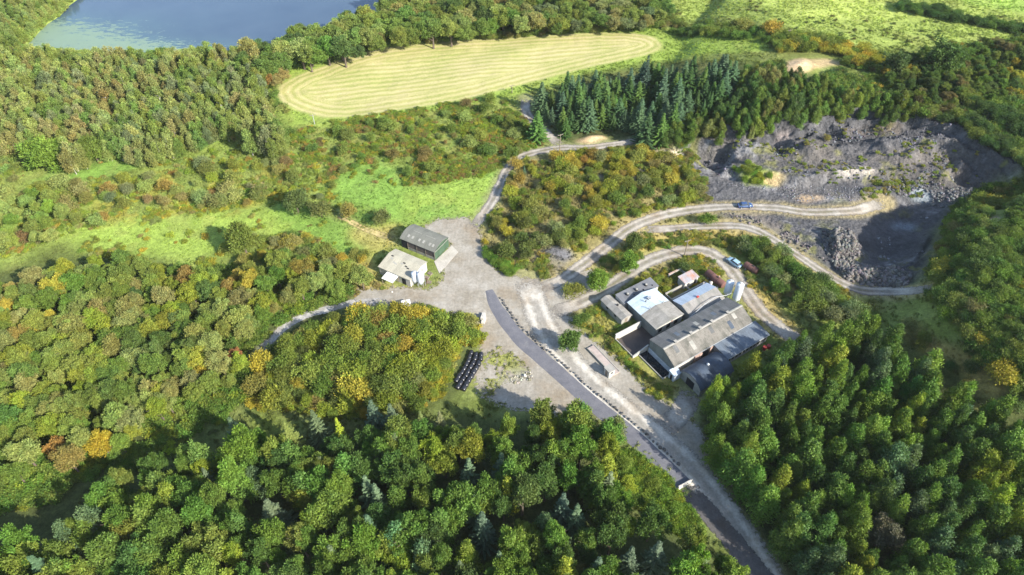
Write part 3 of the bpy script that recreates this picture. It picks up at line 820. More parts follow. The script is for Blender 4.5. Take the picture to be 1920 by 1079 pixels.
def tuft(r):
    n = 46; a = r.uniform(0, 6.28, n); rr = r.uniform(0, .45, n)
    p = np.stack([np.cos(a) * rr, np.sin(a) * rr, r.uniform(.05, .28, n)], 1)
    nn = np.stack([np.cos(a), np.sin(a), r.uniform(.1, 1.2, n)], 1) + r.normal(size=(n, 3)) * .4
    t = r.uniform(.75, 1.3, n)
    return quads_from(p, nn, r.uniform(.12, .30, n), r.uniform(.25, .6, n), r, np.tile([0, 0, 1.0], (n, 1))), np.stack([t, t, t], 1)
make_kind('tuft', 4, tuft, None, None, 'grass', 'grass')
def rock_mesh(r, mat):
    import bmesh
    bm = bmesh.new(); bmesh.ops.create_icosphere(bm, subdivisions=2, radius=.5)
    ax = [Vector(r.normal(size=3)).normalized() for _ in range(7)]; dd = r.uniform(.28, .42, 7)
    for v in bm.verts:
        for a, d in zip(ax, dd):
            s = v.co.dot(a)
            if s > d: v.co -= a * (s - d)
        v.co += Vector(r.normal(size=3)) * .015
    me = bpy.data.meshes.new('rock'); bm.to_mesh(me); bm.free(); me.materials.append(mat); return me
def mat_rock(name, inst):
    t = N(name)
    c = t.n('ShaderNodeAttribute', attribute_type='INSTANCER', attribute_name='tint').outputs['Color'] if inst else t.n('ShaderNodeObjectInfo').outputs['Color']
    n1 = t.noise(3, t.obj(), 5, .7)
    c = t.mix(1.0, c, t.mr(n1, .3, .7, .6, 1.35), 'MULTIPLY')
    return t.done(t.bsdf(c, .9, 0, n1, .6, .05, spec=.2))
ROCK_O = mat_rock('stone', False); ROCK_I = mat_rock('rubble_stone', True)
ROCKS = [rock_mesh(np.random.default_rng(900 + i), ROCK_O) for i in range(5)]
ROCKS_I = []
for m_ in ROCKS:
    q = m_.copy(); q.materials.clear(); q.materials.append(ROCK_I); ROCKS_I.append(q)

# ------------------------------------------------------------------ a mass of plants or stones as one object (geometry nodes on points)
def gn_mass(name, meshes, pts, tint, scl, rotz, label, cat, tilt=0.0):
    n = len(pts)
    if n == 0: return None
    src = bpy.data.collections.new(name + '_kinds')
    for i, m in enumerate(meshes):
        o = bpy.data.objects.new('%s_kind_%02d' % (name, i), m); src.objects.link(o)
    r = np.random.default_rng(n)
    me = bpy.data.meshes.new(name); me.vertices.add(n); me.vertices.foreach_set('co', np.asarray(pts, np.float32).ravel())
    def at(nm, typ, arr, key):
        a = me.attributes.new(nm, typ, 'POINT'); a.data.foreach_set(key, np.ascontiguousarray(arr).ravel())
    scl = np.asarray(scl, np.float32)
    if scl.ndim == 1: scl = np.repeat(scl[:, None], 3, 1)
    at('tint', 'FLOAT_COLOR', np.concatenate([tint, np.ones((n, 1))], 1).astype(np.float32), 'color')
    at('scl', 'FLOAT_VECTOR', scl, 'vector')
    at('rot', 'FLOAT_VECTOR', np.stack([r.normal(size=n) * tilt, r.normal(size=n) * tilt, rotz], 1).astype(np.float32), 'vector')
    at('pick', 'INT', r.integers(0, len(meshes), n).astype(np.int32), 'value')
    o = link(name, me)
    g = bpy.data.node_groups.new(name, 'GeometryNodeTree')
    g.interface.new_socket('Geometry', in_out='INPUT', socket_type='NodeSocketGeometry')
    g.interface.new_socket('Geometry', in_out='OUTPUT', socket_type='NodeSocketGeometry')
    gi = g.nodes.new('NodeGroupInput'); go = g.nodes.new('NodeGroupOutput')
    iop = g.nodes.new('GeometryNodeInstanceOnPoints'); ci = g.nodes.new('GeometryNodeCollectionInfo')
    ci.inputs['Collection'].default_value = src; ci.inputs['Separate Children'].default_value = True; ci.inputs['Reset Children'].default_value = True
    def na(nm, dt):
        q = g.nodes.new('GeometryNodeInputNamedAttribute'); q.data_type = dt; q.inputs['Name'].default_value = nm
        return q.outputs[0]
    e2r = g.nodes.new('FunctionNodeEulerToRotation')
    L = g.links.new
    L(gi.outputs[0], iop.inputs['Points']); L(ci.outputs[0], iop.inputs['Instance']); iop.inputs['Pick Instance'].default_value = True
    L(na('pick', 'INT'), iop.inputs['Instance Index']); L(na('rot', 'FLOAT_VECTOR'), e2r.inputs[0]); L(e2r.outputs[0], iop.inputs['Rotation'])
    L(na('scl', 'FLOAT_VECTOR'), iop.inputs['Scale']); L(iop.outputs[0], go.inputs[0])
    md = o.modifiers.new('mass', 'NODES'); md.node_group = g
    return tag(o, label, cat, kind='stuff')

# ------------------------------------------------------------------ where plants may not stand
block = np.zeros(XX.shape)
for k, d in dist_tr.items():
    if k != 'path': block = np.maximum(block, (d < TR[k][1] * .5 + .5).astype(float))
block = np.maximum(block, (yard_m > .3).astype(float))
block = np.maximum(block, (segdist(XX, YY, BROWN) < 2.6).astype(float))
FANG = math.radians(-57); FO = (30.9, 99.4)
def fw_(v, u): return (FO[0] + v * math.cos(FANG) - u * math.sin(FANG), FO[1] + v * math.sin(FANG) + u * math.cos(FANG))
SANG = math.radians(-30); SO = (-29.1, 135.3)
def sw_(x, y): return (SO[0] + x * math.cos(SANG) - y * math.sin(SANG), SO[1] + x * math.sin(SANG) + y * math.cos(SANG))
for q in ([(1460, 100), (1530, 98), (1585, 106), (1578, 132), (1530, 152), (1470, 150)], [(1075, 248), (1150, 246), (1215, 252), (1200, 276), (1060, 280)], [(1450, 240), (1480, 240), (1480, 275), (1450, 275)], [(1840, 395), (1885, 395), (1885, 430), (1840, 430)]):
    block = np.maximum(block, inpoly(XX, YY, [G(*p) for p in q]).astype(float))
block = np.maximum(block, (segdist(XX, YY + 2.6, TR['west'][0][::3]) < 2.6).astype(float))
def blockrect(fn, x0, x1, y0, y1):
    global block
    block = np.maximum(block, inpoly(XX, YY, [fn(x0, y0), fn(x1, y0), fn(x1, y1), fn(x0, y1)]).astype(float))
for q in [(-.5, 8.3, -4.6, 24.5), (7, 13, 10, 26), (8.5, 16, -1, 12), (-7, 0, -4.5, 4), (-12.5, -2, 3, 13), (-16.5, -12.4, 2.8, 14.3), (-17.5, -9, -.5, 3.2), (-8.2, -1, 13, 25), (-13, -9.8, 20, 25.5), (-11.2, -8.2, 15, 21), (-12, -4.5, 27, 30.5), (-9, -3.5, 38.5, 42), (-4, 1.5, 25, 30), (-9, 2.5, -13.2, -9.5)]:
    blockrect(fw_, *q)
for q in [(-.5, 11.5, -.5, 7), (1, 14.8, -12, 7), (3.8, 8, -14.2, -10.8), (10, 14.5, -11.5, -8)]:
    blockrect(sw_, *q)
bl_d = [(-15.5, 85), (-11.5, 100.5), (-5.0, 100.5), (-6.5, 85)]
block = np.maximum(block, inpoly(XX, YY, bl_d).astype(float))
block = np.maximum(block, (np.hypot(XX + 25.6, YY - 113.5) < 2.6).astype(float))
block = np.maximum(block, (np.hypot(XX + 6.7, YY - 109.5) < 2.6).astype(float))
block = np.maximum(block, (np.hypot(XX - 57.4, YY - 129.2) < 3.5).astype(float))
MEAD = np.zeros(XX.shape)
for q in ([(430, 262), (425, 238), (360, 252), (290, 280), (150, 308), (40, 330), (60, 350), (180, 338), (330, 300)],
          [(90, 445), (200, 425), (420, 400), (470, 385), (560, 388), (610, 420), (560, 445), (430, 440), (400, 485), (280, 482), (160, 470)],
          [(620, 350), (700, 300), (740, 305), (760, 352), (880, 340), (950, 300), (945, 335), (885, 428), (780, 420), (700, 398), (640, 372)],
          [(490, 375), (530, 398), (600, 418), (720, 425), (700, 480), (640, 465), (540, 435), (470, 405)], [(-60, 520), (100, 455), (165, 480), (60, 522), (-60, 550)], [(500, 200), (520, 230), (600, 245), (640, 235), (600, 222), (540, 205)]):
    MEAD = np.maximum(MEAD, inpoly(XX + 2.5 * fbm(XX, YY, 7, 95, 3), YY + 2.5 * fbm(XX, YY, 7, 96, 3), [G(*p) for p in q]).astype(float))
def blocked(x, y): return samp(block, x, y) > .4

# ------------------------------------------------------------------ planting plan
# zone: kind, canopy outline in the photo, height range, spacing, palette [(colour, weight, word)], label text
YG = (.25, .29, .03); GOLD = (.40, .32, .04); ORNG = (.33, .21, .055); RUST = (.24, .14, .065); MID = (.10, .18, .03); DEEP = (.055, .11, .03)
OLV = (.175, .225, .042); TAN = (.25, .225, .08); PALE = (.25, .30, .085); GRY = (.17, .205, .10); BLUE = (.095, .16, .09); LEAFG = (.16, .25, .035); BROWNL = (.18, .135, .06)
plants = []   # kind, x, y, height, width factor, colour, label, group, size on screen
def in_frame(x, y, z, m=0):
    px, py, d = project(x, y, z)
    return (px > -m) & (px < 1920 + m) & (py > -m) & (py < 1079 + m)

def zone(kind, poly, hr, sp, pal, where, seed, wid=(.85, 1.2), keep=1.0, edge=.8):
    r = np.random.default_rng(5000 + seed)
    hm = (hr[0] + hr[1]) / 2
    wp = [G(x, y, hm * .72) for x, y in poly]
    xs = [p[0] for p in wp]; ys = [p[1] for p in wp]
    s = sp
    X, Y = np.meshgrid(np.arange(min(xs), max(xs), s), np.arange(min(ys), max(ys), s * .87), indexing='ij')
    X = X + (np.arange(X.shape[1]) % 2)[None, :] * s * .5
    X = X + r.uniform(-.38, .38, X.shape) * s; Y = Y + r.uniform(-.38, .38, X.shape) * s
    X = X.ravel(); Y = Y.ravel()
    ok = inpoly(X + edge * fbm(X, Y, 6, 91, 2), Y + edge * fbm(X, Y, 6, 92, 2), wp) & (r.uniform(size=X.shape) < keep) & ~blocked(X, Y)
    X = X[ok]; Y = Y[ok]
    if kind in ('broad', 'birch', 'spruce', 'larch'):
        ok = ~blocked(X + 1, Y) & ~blocked(X - 1, Y); X = X[ok]; Y = Y[ok]
    if kind == 'shrub': ok = (samp(MEAD, X, Y) < .5) | (r.uniform(size=len(X)) < .06); X = X[ok]; Y = Y[ok]
    ok = samp(lake_m, X, Y) < .3; X = X[ok]; Y = Y[ok]
    w = np.array([p[1] for p in pal], float); w /= w.sum(); cw = np.cumsum(w)
    nz = fbm(X, Y, 9 if sp > 2.5 else 5, 300 + seed, 2)
    rk = np.argsort(np.argsort(nz * .75 + r.normal(size=len(X)) * .22)) / max(1, len(X) - 1) if len(X) else nz
    mean = (np.array([p[0] for p in pal]) * w[:, None]).sum(0)
    for i in range(len(X)):
        k = min(int(np.searchsorted(cw, rk[i])), len(pal) - 1)
        c = (np.array(pal[k][0]) * .68 + mean * .32) * r.uniform(.84, 1.2) * (1 + r.normal(size=3) * np.array([.07, .035, .07]))
        plants.append((kind, X[i], Y[i], r.uniform(*hr), r.uniform(*wid), np.clip(c, .01, .7), pal[k][2], where))

def one(kind, px, py, h, wf, col, label, name=None):
    """a single tree or bush; px, py is the middle of its crown in the photo"""
    x, y = G(px, py, h * .6)
    plants.append((kind, x, y, h, wf, np.array(col), '!' + label, name))
    # keep the plan from crowding it
    for i in range(len(plants) - 2, -1, -1):
        p = plants[i]
        if not p[6].startswith('!') and p[0] not in ('clump',) and math.hypot(p[1] - x, p[2] - y) < h * .30 * wf + .8: plants.pop(i)

zone('birch', [(-60, 95), (40, 90), (110, 100), (330, 103), (410, 92), (480, 105), (520, 118), (490, 150), (482, 175), (505, 215), (530, 250), (535, 280), (470, 270), (430, 232), (380, 255), (270, 290), (190, 275), (120, 300), (60, 260), (-60, 270)], (6.5, 10), 3.1,
     [(TAN, 2.5, 'tan'), (PALE, 4, 'pale olive'), (OLV, 3, 'olive'), (GRY, 1.5, 'grey-green'), (MID, 1.2, 'dark green')], 'in the birch wood below the lake', 1, (1.0, 1.45))  # pale olive foliage, also used to suggest haze over this far wood
zone('birch', [(-80, -20), (150, -10), (95, 35), (45, 75), (0, 92), (-80, 95)], (3, 5.5), 3.2, [(OLV, 2, 'olive'), (PALE, 3, 'pale green'), (MID, 1, 'green')], 'on the reedy bank at the top left of the lake', 2, (1.1, 1.6), .8)
zone('broad', [(430, 96), (480, 72), (600, 46), (640, 28), (700, 14), (735, -40), (1000, -60), (1010, 40), (900, 56), (760, 72), (690, 84), (650, 92), (600, 103), (556, 112), (522, 135), (480, 140)], (8.5, 12), 5.8,
     [(MID, 2, 'green'), (OLV, 3, 'olive'), (PALE, 2, 'pale green'), (TAN, 1, 'tan'), (DEEP, 1.2, 'dark green')], 'in the belt between lake and mown field', 3, (.95, 1.3))
zone('broad', [(1000, -80), (1250, -80), (1265, 18), (1215, 42), (1130, 46), (1050, 52), (1000, 50)], (5.5, 9.5), 4.8, [(MID, 2, 'green'), (OLV, 3, 'olive'), (GRY, 2, 'grey-green'), (TAN, 1, 'tan')], 'in the thicket above the mown field', 4, (1, 1.4), .9)
zone('shrub', [(740, 72), (900, 54), (1130, 46), (1210, 38), (1270, 30), (1290, 44), (1160, 52), (1000, 62), (860, 70), (760, 82)], (1.6, 3), 2.2, [(MID, 1, 'green'), (OLV, 2, 'olive'), (TAN, 1, 'tan')], 'along the top edge of the mown field', 5, (1, 1.4), .8)
zone('broad', [(450, 120), (530, 118), (545, 135), (520, 160), (490, 160)], (5, 7), 3.6, [(ORNG, 2, 'orange-brown'), (TAN, 1, 'tan'), (OLV, 1, 'olive')], 'by the left tip of the mown field', 6)
# left scrubland
zone('shrub', [(-60, 300), (60, 330), (150, 330), (240, 330), (350, 300), (470, 300), (540, 290), (560, 330), (620, 380), (600, 400), (480, 400), (420, 380), (300, 400), (170, 420), (100, 440), (60, 470), (-60, 500)], (1.8, 4.2), 3.4,
     [(RUST, .8, 'rust-brown'), (ORNG, .8, 'orange'), (TAN, 2, 'tan'), (PALE, 2.5, 'pale green'), (OLV, 2.5, 'olive'), (GRY, 1.5, 'grey-green'), (YG, .8, 'yellow-green')], 'in the rough pasture on the left', 7, (.75, 1.2), .33)
zone('broad', [(-60, 345), (60, 350), (125, 385), (110, 440), (40, 460), (-60, 440)], (5, 7), 4.5, [(PALE, 2, 'pale green'), (LEAFG, 1, 'bright green'), (OLV, 1, 'olive')], 'at the left edge of the rough pasture', 8)
zone('shrub', [(500, 270), (640, 225), (800, 205), (930, 178), (1010, 240), (1020, 270), (960, 285), (930, 320), (860, 345), (760, 350), (720, 300), (640, 325), (540, 320)], (1.0, 3.6), 3.9,
     [(RUST, .8, 'rust-brown'), (BROWNL, .4, 'brown'), (OLV, 3.5, 'olive'), (MID, 2.5, 'green'), (PALE, 2, 'pale green')], 'on the heath below the mown field', 9, (.8, 1.3), .34)
zone('shrub', [(620, 330), (760, 350), (900, 340), (890, 400), (800, 420), (700, 410), (620, 380)], (1, 2.4), 5, [(OLV, 2, 'olive'), (TAN, 1, 'tan'), (MID, 1, 'green')], 'on the bright grass above the sheds', 10, (.8, 1.3), .35)
zone('shrub', [(400, 440), (470, 440), (600, 420), (700, 470), (680, 500), (560, 500), (440, 500)], (1.4, 3.4), 2.9, [(OLV, 2, 'olive'), (GRY, 1, 'grey-green'), (GOLD, .7, 'golden'), (TAN, 1.5, 'tan'), (MID, 1, 'green')], 'in the scrub left of the sheds', 11, (.8, 1.3), .7)
# wood at the left and lower left
zone('broad', [(-80, 560), (0, 520), (90, 510), (200, 478), (330, 490), (410, 520), (480, 495), (560, 480), (650, 490), (690, 512), (670, 545), (640, 565), (560, 592), (510, 618), (478, 655), (462, 700), (430, 718), (370, 730), (320, 748), (270, 800), (190, 845), (60, 885), (-80, 935)], (5.5, 9), 3.55,
     [(ORNG, .25, 'orange'), (GOLD, .5, 'golden'), (TAN, 1.4, 'tan'), (YG, 1.8, 'yellow-green'), (OLV, 3.2, 'olive'), (PALE, 1.6, 'pale green'), (MID, 2.4, 'green'), (DEEP, .8, 'dark green')], 'in the mixed wood on the left', 12, (.75, 1.12))
# scrub wood beside the yard
zone('shrub', [(490, 672), (545, 620), (620, 592), (690, 566), (760, 582), (830, 588), (890, 600), (912, 640), (893, 668), (842, 705), (822, 745), (760, 760), (690, 770), (600, 770), (520, 765), (470, 725)], (1.8, 5.4), 2.8,
     [(ORNG, .4, 'orange'), (GOLD, 1.5, 'golden'), (YG, 2.6, 'yellow-green'), (OLV, 2.8, 'olive'), (MID, 2.6, 'green'), (DEEP, .8, 'dark green'), (TAN, .8, 'tan')], 'in the scrub left of the black bales', 13, (.7, 1.1), .86)
# tall wood along the bottom
BOT = [(-100, 1130), (-100, 1065), (60, 1005), (110, 942), (200, 897), (300, 842), (395, 845), (430, 800), (520, 772), (600, 772), (700, 765), (840, 766), (900, 768), (960, 776), (1050, 752), (1100, 762), (1150, 815), (1160, 880), (1172, 930), (1240, 985), (1330, 1010), (1400, 1060), (1430, 1130)]
zone('broad', BOT, (8.5, 13.5), 4.1, [(YG, .9, 'yellow-green'), (LEAFG, 1.4, 'bright green'), (OLV, 1.6, 'olive'), (MID, 4, 'green'), (DEEP, 2, 'dark green')], 'in the tall wood along the bottom', 14, (.5, .86))
zone('larch', BOT, (9, 13.5), 7.5, [(BLUE, 1, 'blue-green'), (MID, 2, 'green'), (YG, 1, 'yellow-green')], 'scattered through the bottom wood', 40, (.7, 1.0), .8)
zone('spruce', BOT, (9.5, 13), 11, [(BLUE, 2, 'blue-green'), (GRY, 1, 'grey-green')], 'scattered through the bottom wood', 41, (.8, 1.1), .8)
# plantation at the lower right
zone('larch', [(1305, 770), (1330, 722), (1400, 690), (1470, 632), (1560, 600), (1625, 580), (1660, 600), (1740, 680), (1770, 720), (1860, 760), (1990, 790), (2050, 1130), (1480, 1130), (1460, 1040), (1410, 965), (1330, 880)], (7, 12.5), 3.5,
     [(YG, 1.1, 'yellow-green'), (LEAFG, 2.2, 'bright green'), (MID, 4, 'green'), (DEEP, 1.8, 'dark green'), (BLUE, .8, 'blue-green')], 'in the plantation on the lower right', 15, (.62, 1.0))
# spruces above the quarry track
zone('spruce', [(992, 225), (1000, 185), (1040, 165), (1080, 148), (1170, 140), (1210, 125), (1300, 125), (1380, 120), (1400, 140), (1350, 180), (1290, 205), (1240, 238), (1180, 245), (1060, 250), (1020, 235)], (6, 12), 3.4,
     [(BLUE, 3, 'blue-green'), (DEEP, 2.5, 'dark green'), (MID, 2.5, 'green')], 'in the clump below the mown field', 16, (1.1, 1.6))
zone('birch', [(1190, 240), (1240, 235), (1300, 205), (1360, 180), (1400, 130), (1450, 125), (1560, 150), (1680, 168), (1740, 205), (1640, 212), (1560, 210), (1480, 228), (1400, 245), (1320, 262), (1240, 262)], (4, 6.5), 2.8,
     [(DEEP, 2.5, 'dark green'), (MID, 4, 'green'), (OLV, 3, 'olive'), (TAN, .8, 'tan')], 'on the slope above the quarry face', 17, (1.1, 1.6))
zone('broad', [(1640, 130), (1700, 100), (1800, 72), (1960, 72), (1960, 140), (1900, 170), (1820, 185), (1740, 190), (1660, 165)], (3.5, 5.5), 3.6, [(DEEP, 2.5, 'dark green'), (OLV, 2, 'olive'), (BROWNL, 1, 'brown'), (MID, 2, 'green'), (GOLD, .5, 'golden')], 'in the thicket at the top right', 18, (.9, 1.3), .9)
zone('shrub', [(1700, 165), (1780, 195), (1860, 245), (1960, 290), (1960, 345), (1880, 290), (1800, 235), (1720, 212)], (2.0, 3.4), 2.2, [(DEEP, 3, 'dark green'), (OLV, 2, 'olive'), (BROWNL, .6, 'brown')], 'in the hedge above the quarry on the right', 19, (.9, 1.3))
zone('shrub', [(1760, 120), (1860, 190), (1960, 240), (1960, 268), (1850, 215), (1740, 150)], (2.0, 3.4), 2.1, [(DEEP, 3, 'dark green'), (OLV, 1, 'olive')], 'in the hedge beside the small field on the right', 20, (.9, 1.3))
zone('shrub', [(1440, 60), (1520, 62), (1640, 92), (1680, 108), (1600, 118), (1520, 100), (1460, 90)], (2, 3.6), 2.2, [(GOLD, 2, 'golden'), (OLV, 2, 'olive'), (MID, 2, 'green')], 'in the gorse hedge above the sand heap', 21, (.9, 1.3))
zone('shrub', [(1250, 50), (1330, 42), (1420, 48), (1500, 62), (1440, 74), (1340, 60), (1260, 62)], (1.8, 3.4), 2.6, [(OLV, 2, 'olive'), (MID, 2, 'green'), (DEEP, 1, 'dark green')], 'in the hedge at the end of the mown field', 22, (.9, 1.3), .75)
zone('shrub', [(1690, 0), (1760, 10), (1800, 24), (1960, 52), (1960, 62), (1780, 32), (1680, 12)], (2, 3.2), 2.3, [(DEEP, 2, 'dark green'), (MID, 1, 'green')], 'in the field hedge at the top right corner', 23)
# mound right of the quarry
zone('shrub', [(1755, 480), (1785, 420), (1830, 372), (1920, 355), (2000, 360), (2000, 740), (1900, 700), (1860, 650), (1790, 610), (1745, 560)], (1.4, 3.4), 2.25,
     [(GOLD, .5, 'golden'), (OLV, 4, 'olive'), (PALE, 1, 'pale green'), (MID, 3, 'green'), (DEEP, 2.4, 'dark green'), (BROWNL, .6, 'brown')], 'on the mound right of the quarry', 24, (.9, 1.35), .93)
zone('shrub', [(1690, 590), (1740, 600), (1830, 690), (1940, 730), (2000, 780), (1900, 770), (1800, 730), (1720, 660)], (1.6, 3.2), 3.2, [(DEEP, 2, 'dark green'), (OLV, 2, 'olive'), (TAN, 1, 'tan')], 'beside the path right of the plantation', 25, (.9, 1.3), .7)
zone('shrub', [(1385, 448), (1440, 448), (1490, 490), (1545, 525), (1600, 560), (1650, 590), (1600, 600), (1520, 590), (1480, 560), (1430, 510), (1395, 480)], (1.8, 3.6), 2.0,
     [(OLV, 3, 'olive'), (GRY, 2, 'grey-green'), (MID, 3, 'green'), (DEEP, 1.2, 'dark green')], 'on the bank between the two curving tracks', 26, (.9, 1.25), .72)
# centre scrub
zone('shrub', [(905, 445), (925, 400), (950, 350), (965, 305), (1040, 290), (1200, 275), (1270, 300), (1300, 335), (1325, 370), (1300, 388), (1190, 415), (1120, 455), (1085, 480), (1060, 455), (1000, 460), (985, 480), (920, 468)], (1.1, 3.9), 2.75,
     [(ORNG, 1, 'orange'), (GOLD, 3, 'golden'), (YG, 2.6, 'yellow-green'), (TAN, 1.6, 'tan'), (OLV, 3, 'olive'), (GRY, 1.2, 'grey-green'), (MID, 2, 'green'), (DEEP, 1, 'dark green')], 'in the scrub between the two gravel tracks', 27, (.8, 1.2), .52)
zone('shrub', [(1370, 310), (1400, 300), (1450, 320), (1440, 340), (1400, 340)], (1.2, 2.4), 2.0, [(LEAFG, 2, 'bright green'), (YG, 1, 'yellow-green')], 'on the green patch in the quarry', 28, (.8, 1.2), .7)
zone('shrub', [(1300, 240), (1500, 225), (1750, 225), (1760, 260), (1600, 290), (1400, 300), (1310, 290)], (.8, 2.0), 5.5, [(OLV, 2, 'olive'), (YG, 1, 'yellow-green'), (TAN, 1, 'tan')], 'growing on the quarry face', 29, (.8, 1.3), .16)
zone('shrub', [(897, 458), (912, 462), (938, 486), (975, 499), (1012, 506), (1012, 518), (970, 518), (930, 506), (905, 482)], (1.0, 1.7), 1.15, [(LEAFG, 2, 'bright green'), (MID, 2, 'green')], 'in the low hedge curving along the yard', 30, (.9, 1.3))
zone('shrub', [(1050, 550), (1100, 530), (1190, 480), (1260, 445), (1330, 440), (1300, 465), (1230, 480), (1150, 525), (1080, 565)], (1.0, 2.4), 2.6, [(GOLD, 1, 'golden'), (OLV, 2, 'olive'), (YG, 1, 'yellow-green')], 'on the verge above the farm track', 31, (.8, 1.2), .25)
zone('shrub', [(1170, 540), (1230, 510), (1290, 495), (1260, 520), (1250, 545), (1225, 535)], (.9, 2.0), 2.0, [(OLV, 2, 'olive'), (YG, 1, 'yellow-green'), (GOLD, .6, 'golden')], 'behind the farm sheds', 32, (.9, 1.2), .8)
zone('shrub', [(1080, 600), (1110, 600), (1150, 640), (1210, 690), (1270, 740), (1250, 750), (1190, 705), (1120, 650)], (.7, 1.8), 2.3, [(OLV, 2, 'olive'), (LEAFG, 1, 'bright green'), (GOLD, .7, 'golden')], 'on the bank in front of the farm sheds', 33, (.8, 1.3), .6)
zone('shrub', [(1165, 860), (1200, 880), (1260, 930), (1290, 970), (1230, 960), (1180, 920)], (1.2, 2.6), 2.4, [(LEAFG, 4, 'bright green'), (YG, 1, 'yellow-green')], 'in the bright gap left of the barrier', 34, (.9, 1.3), .8)

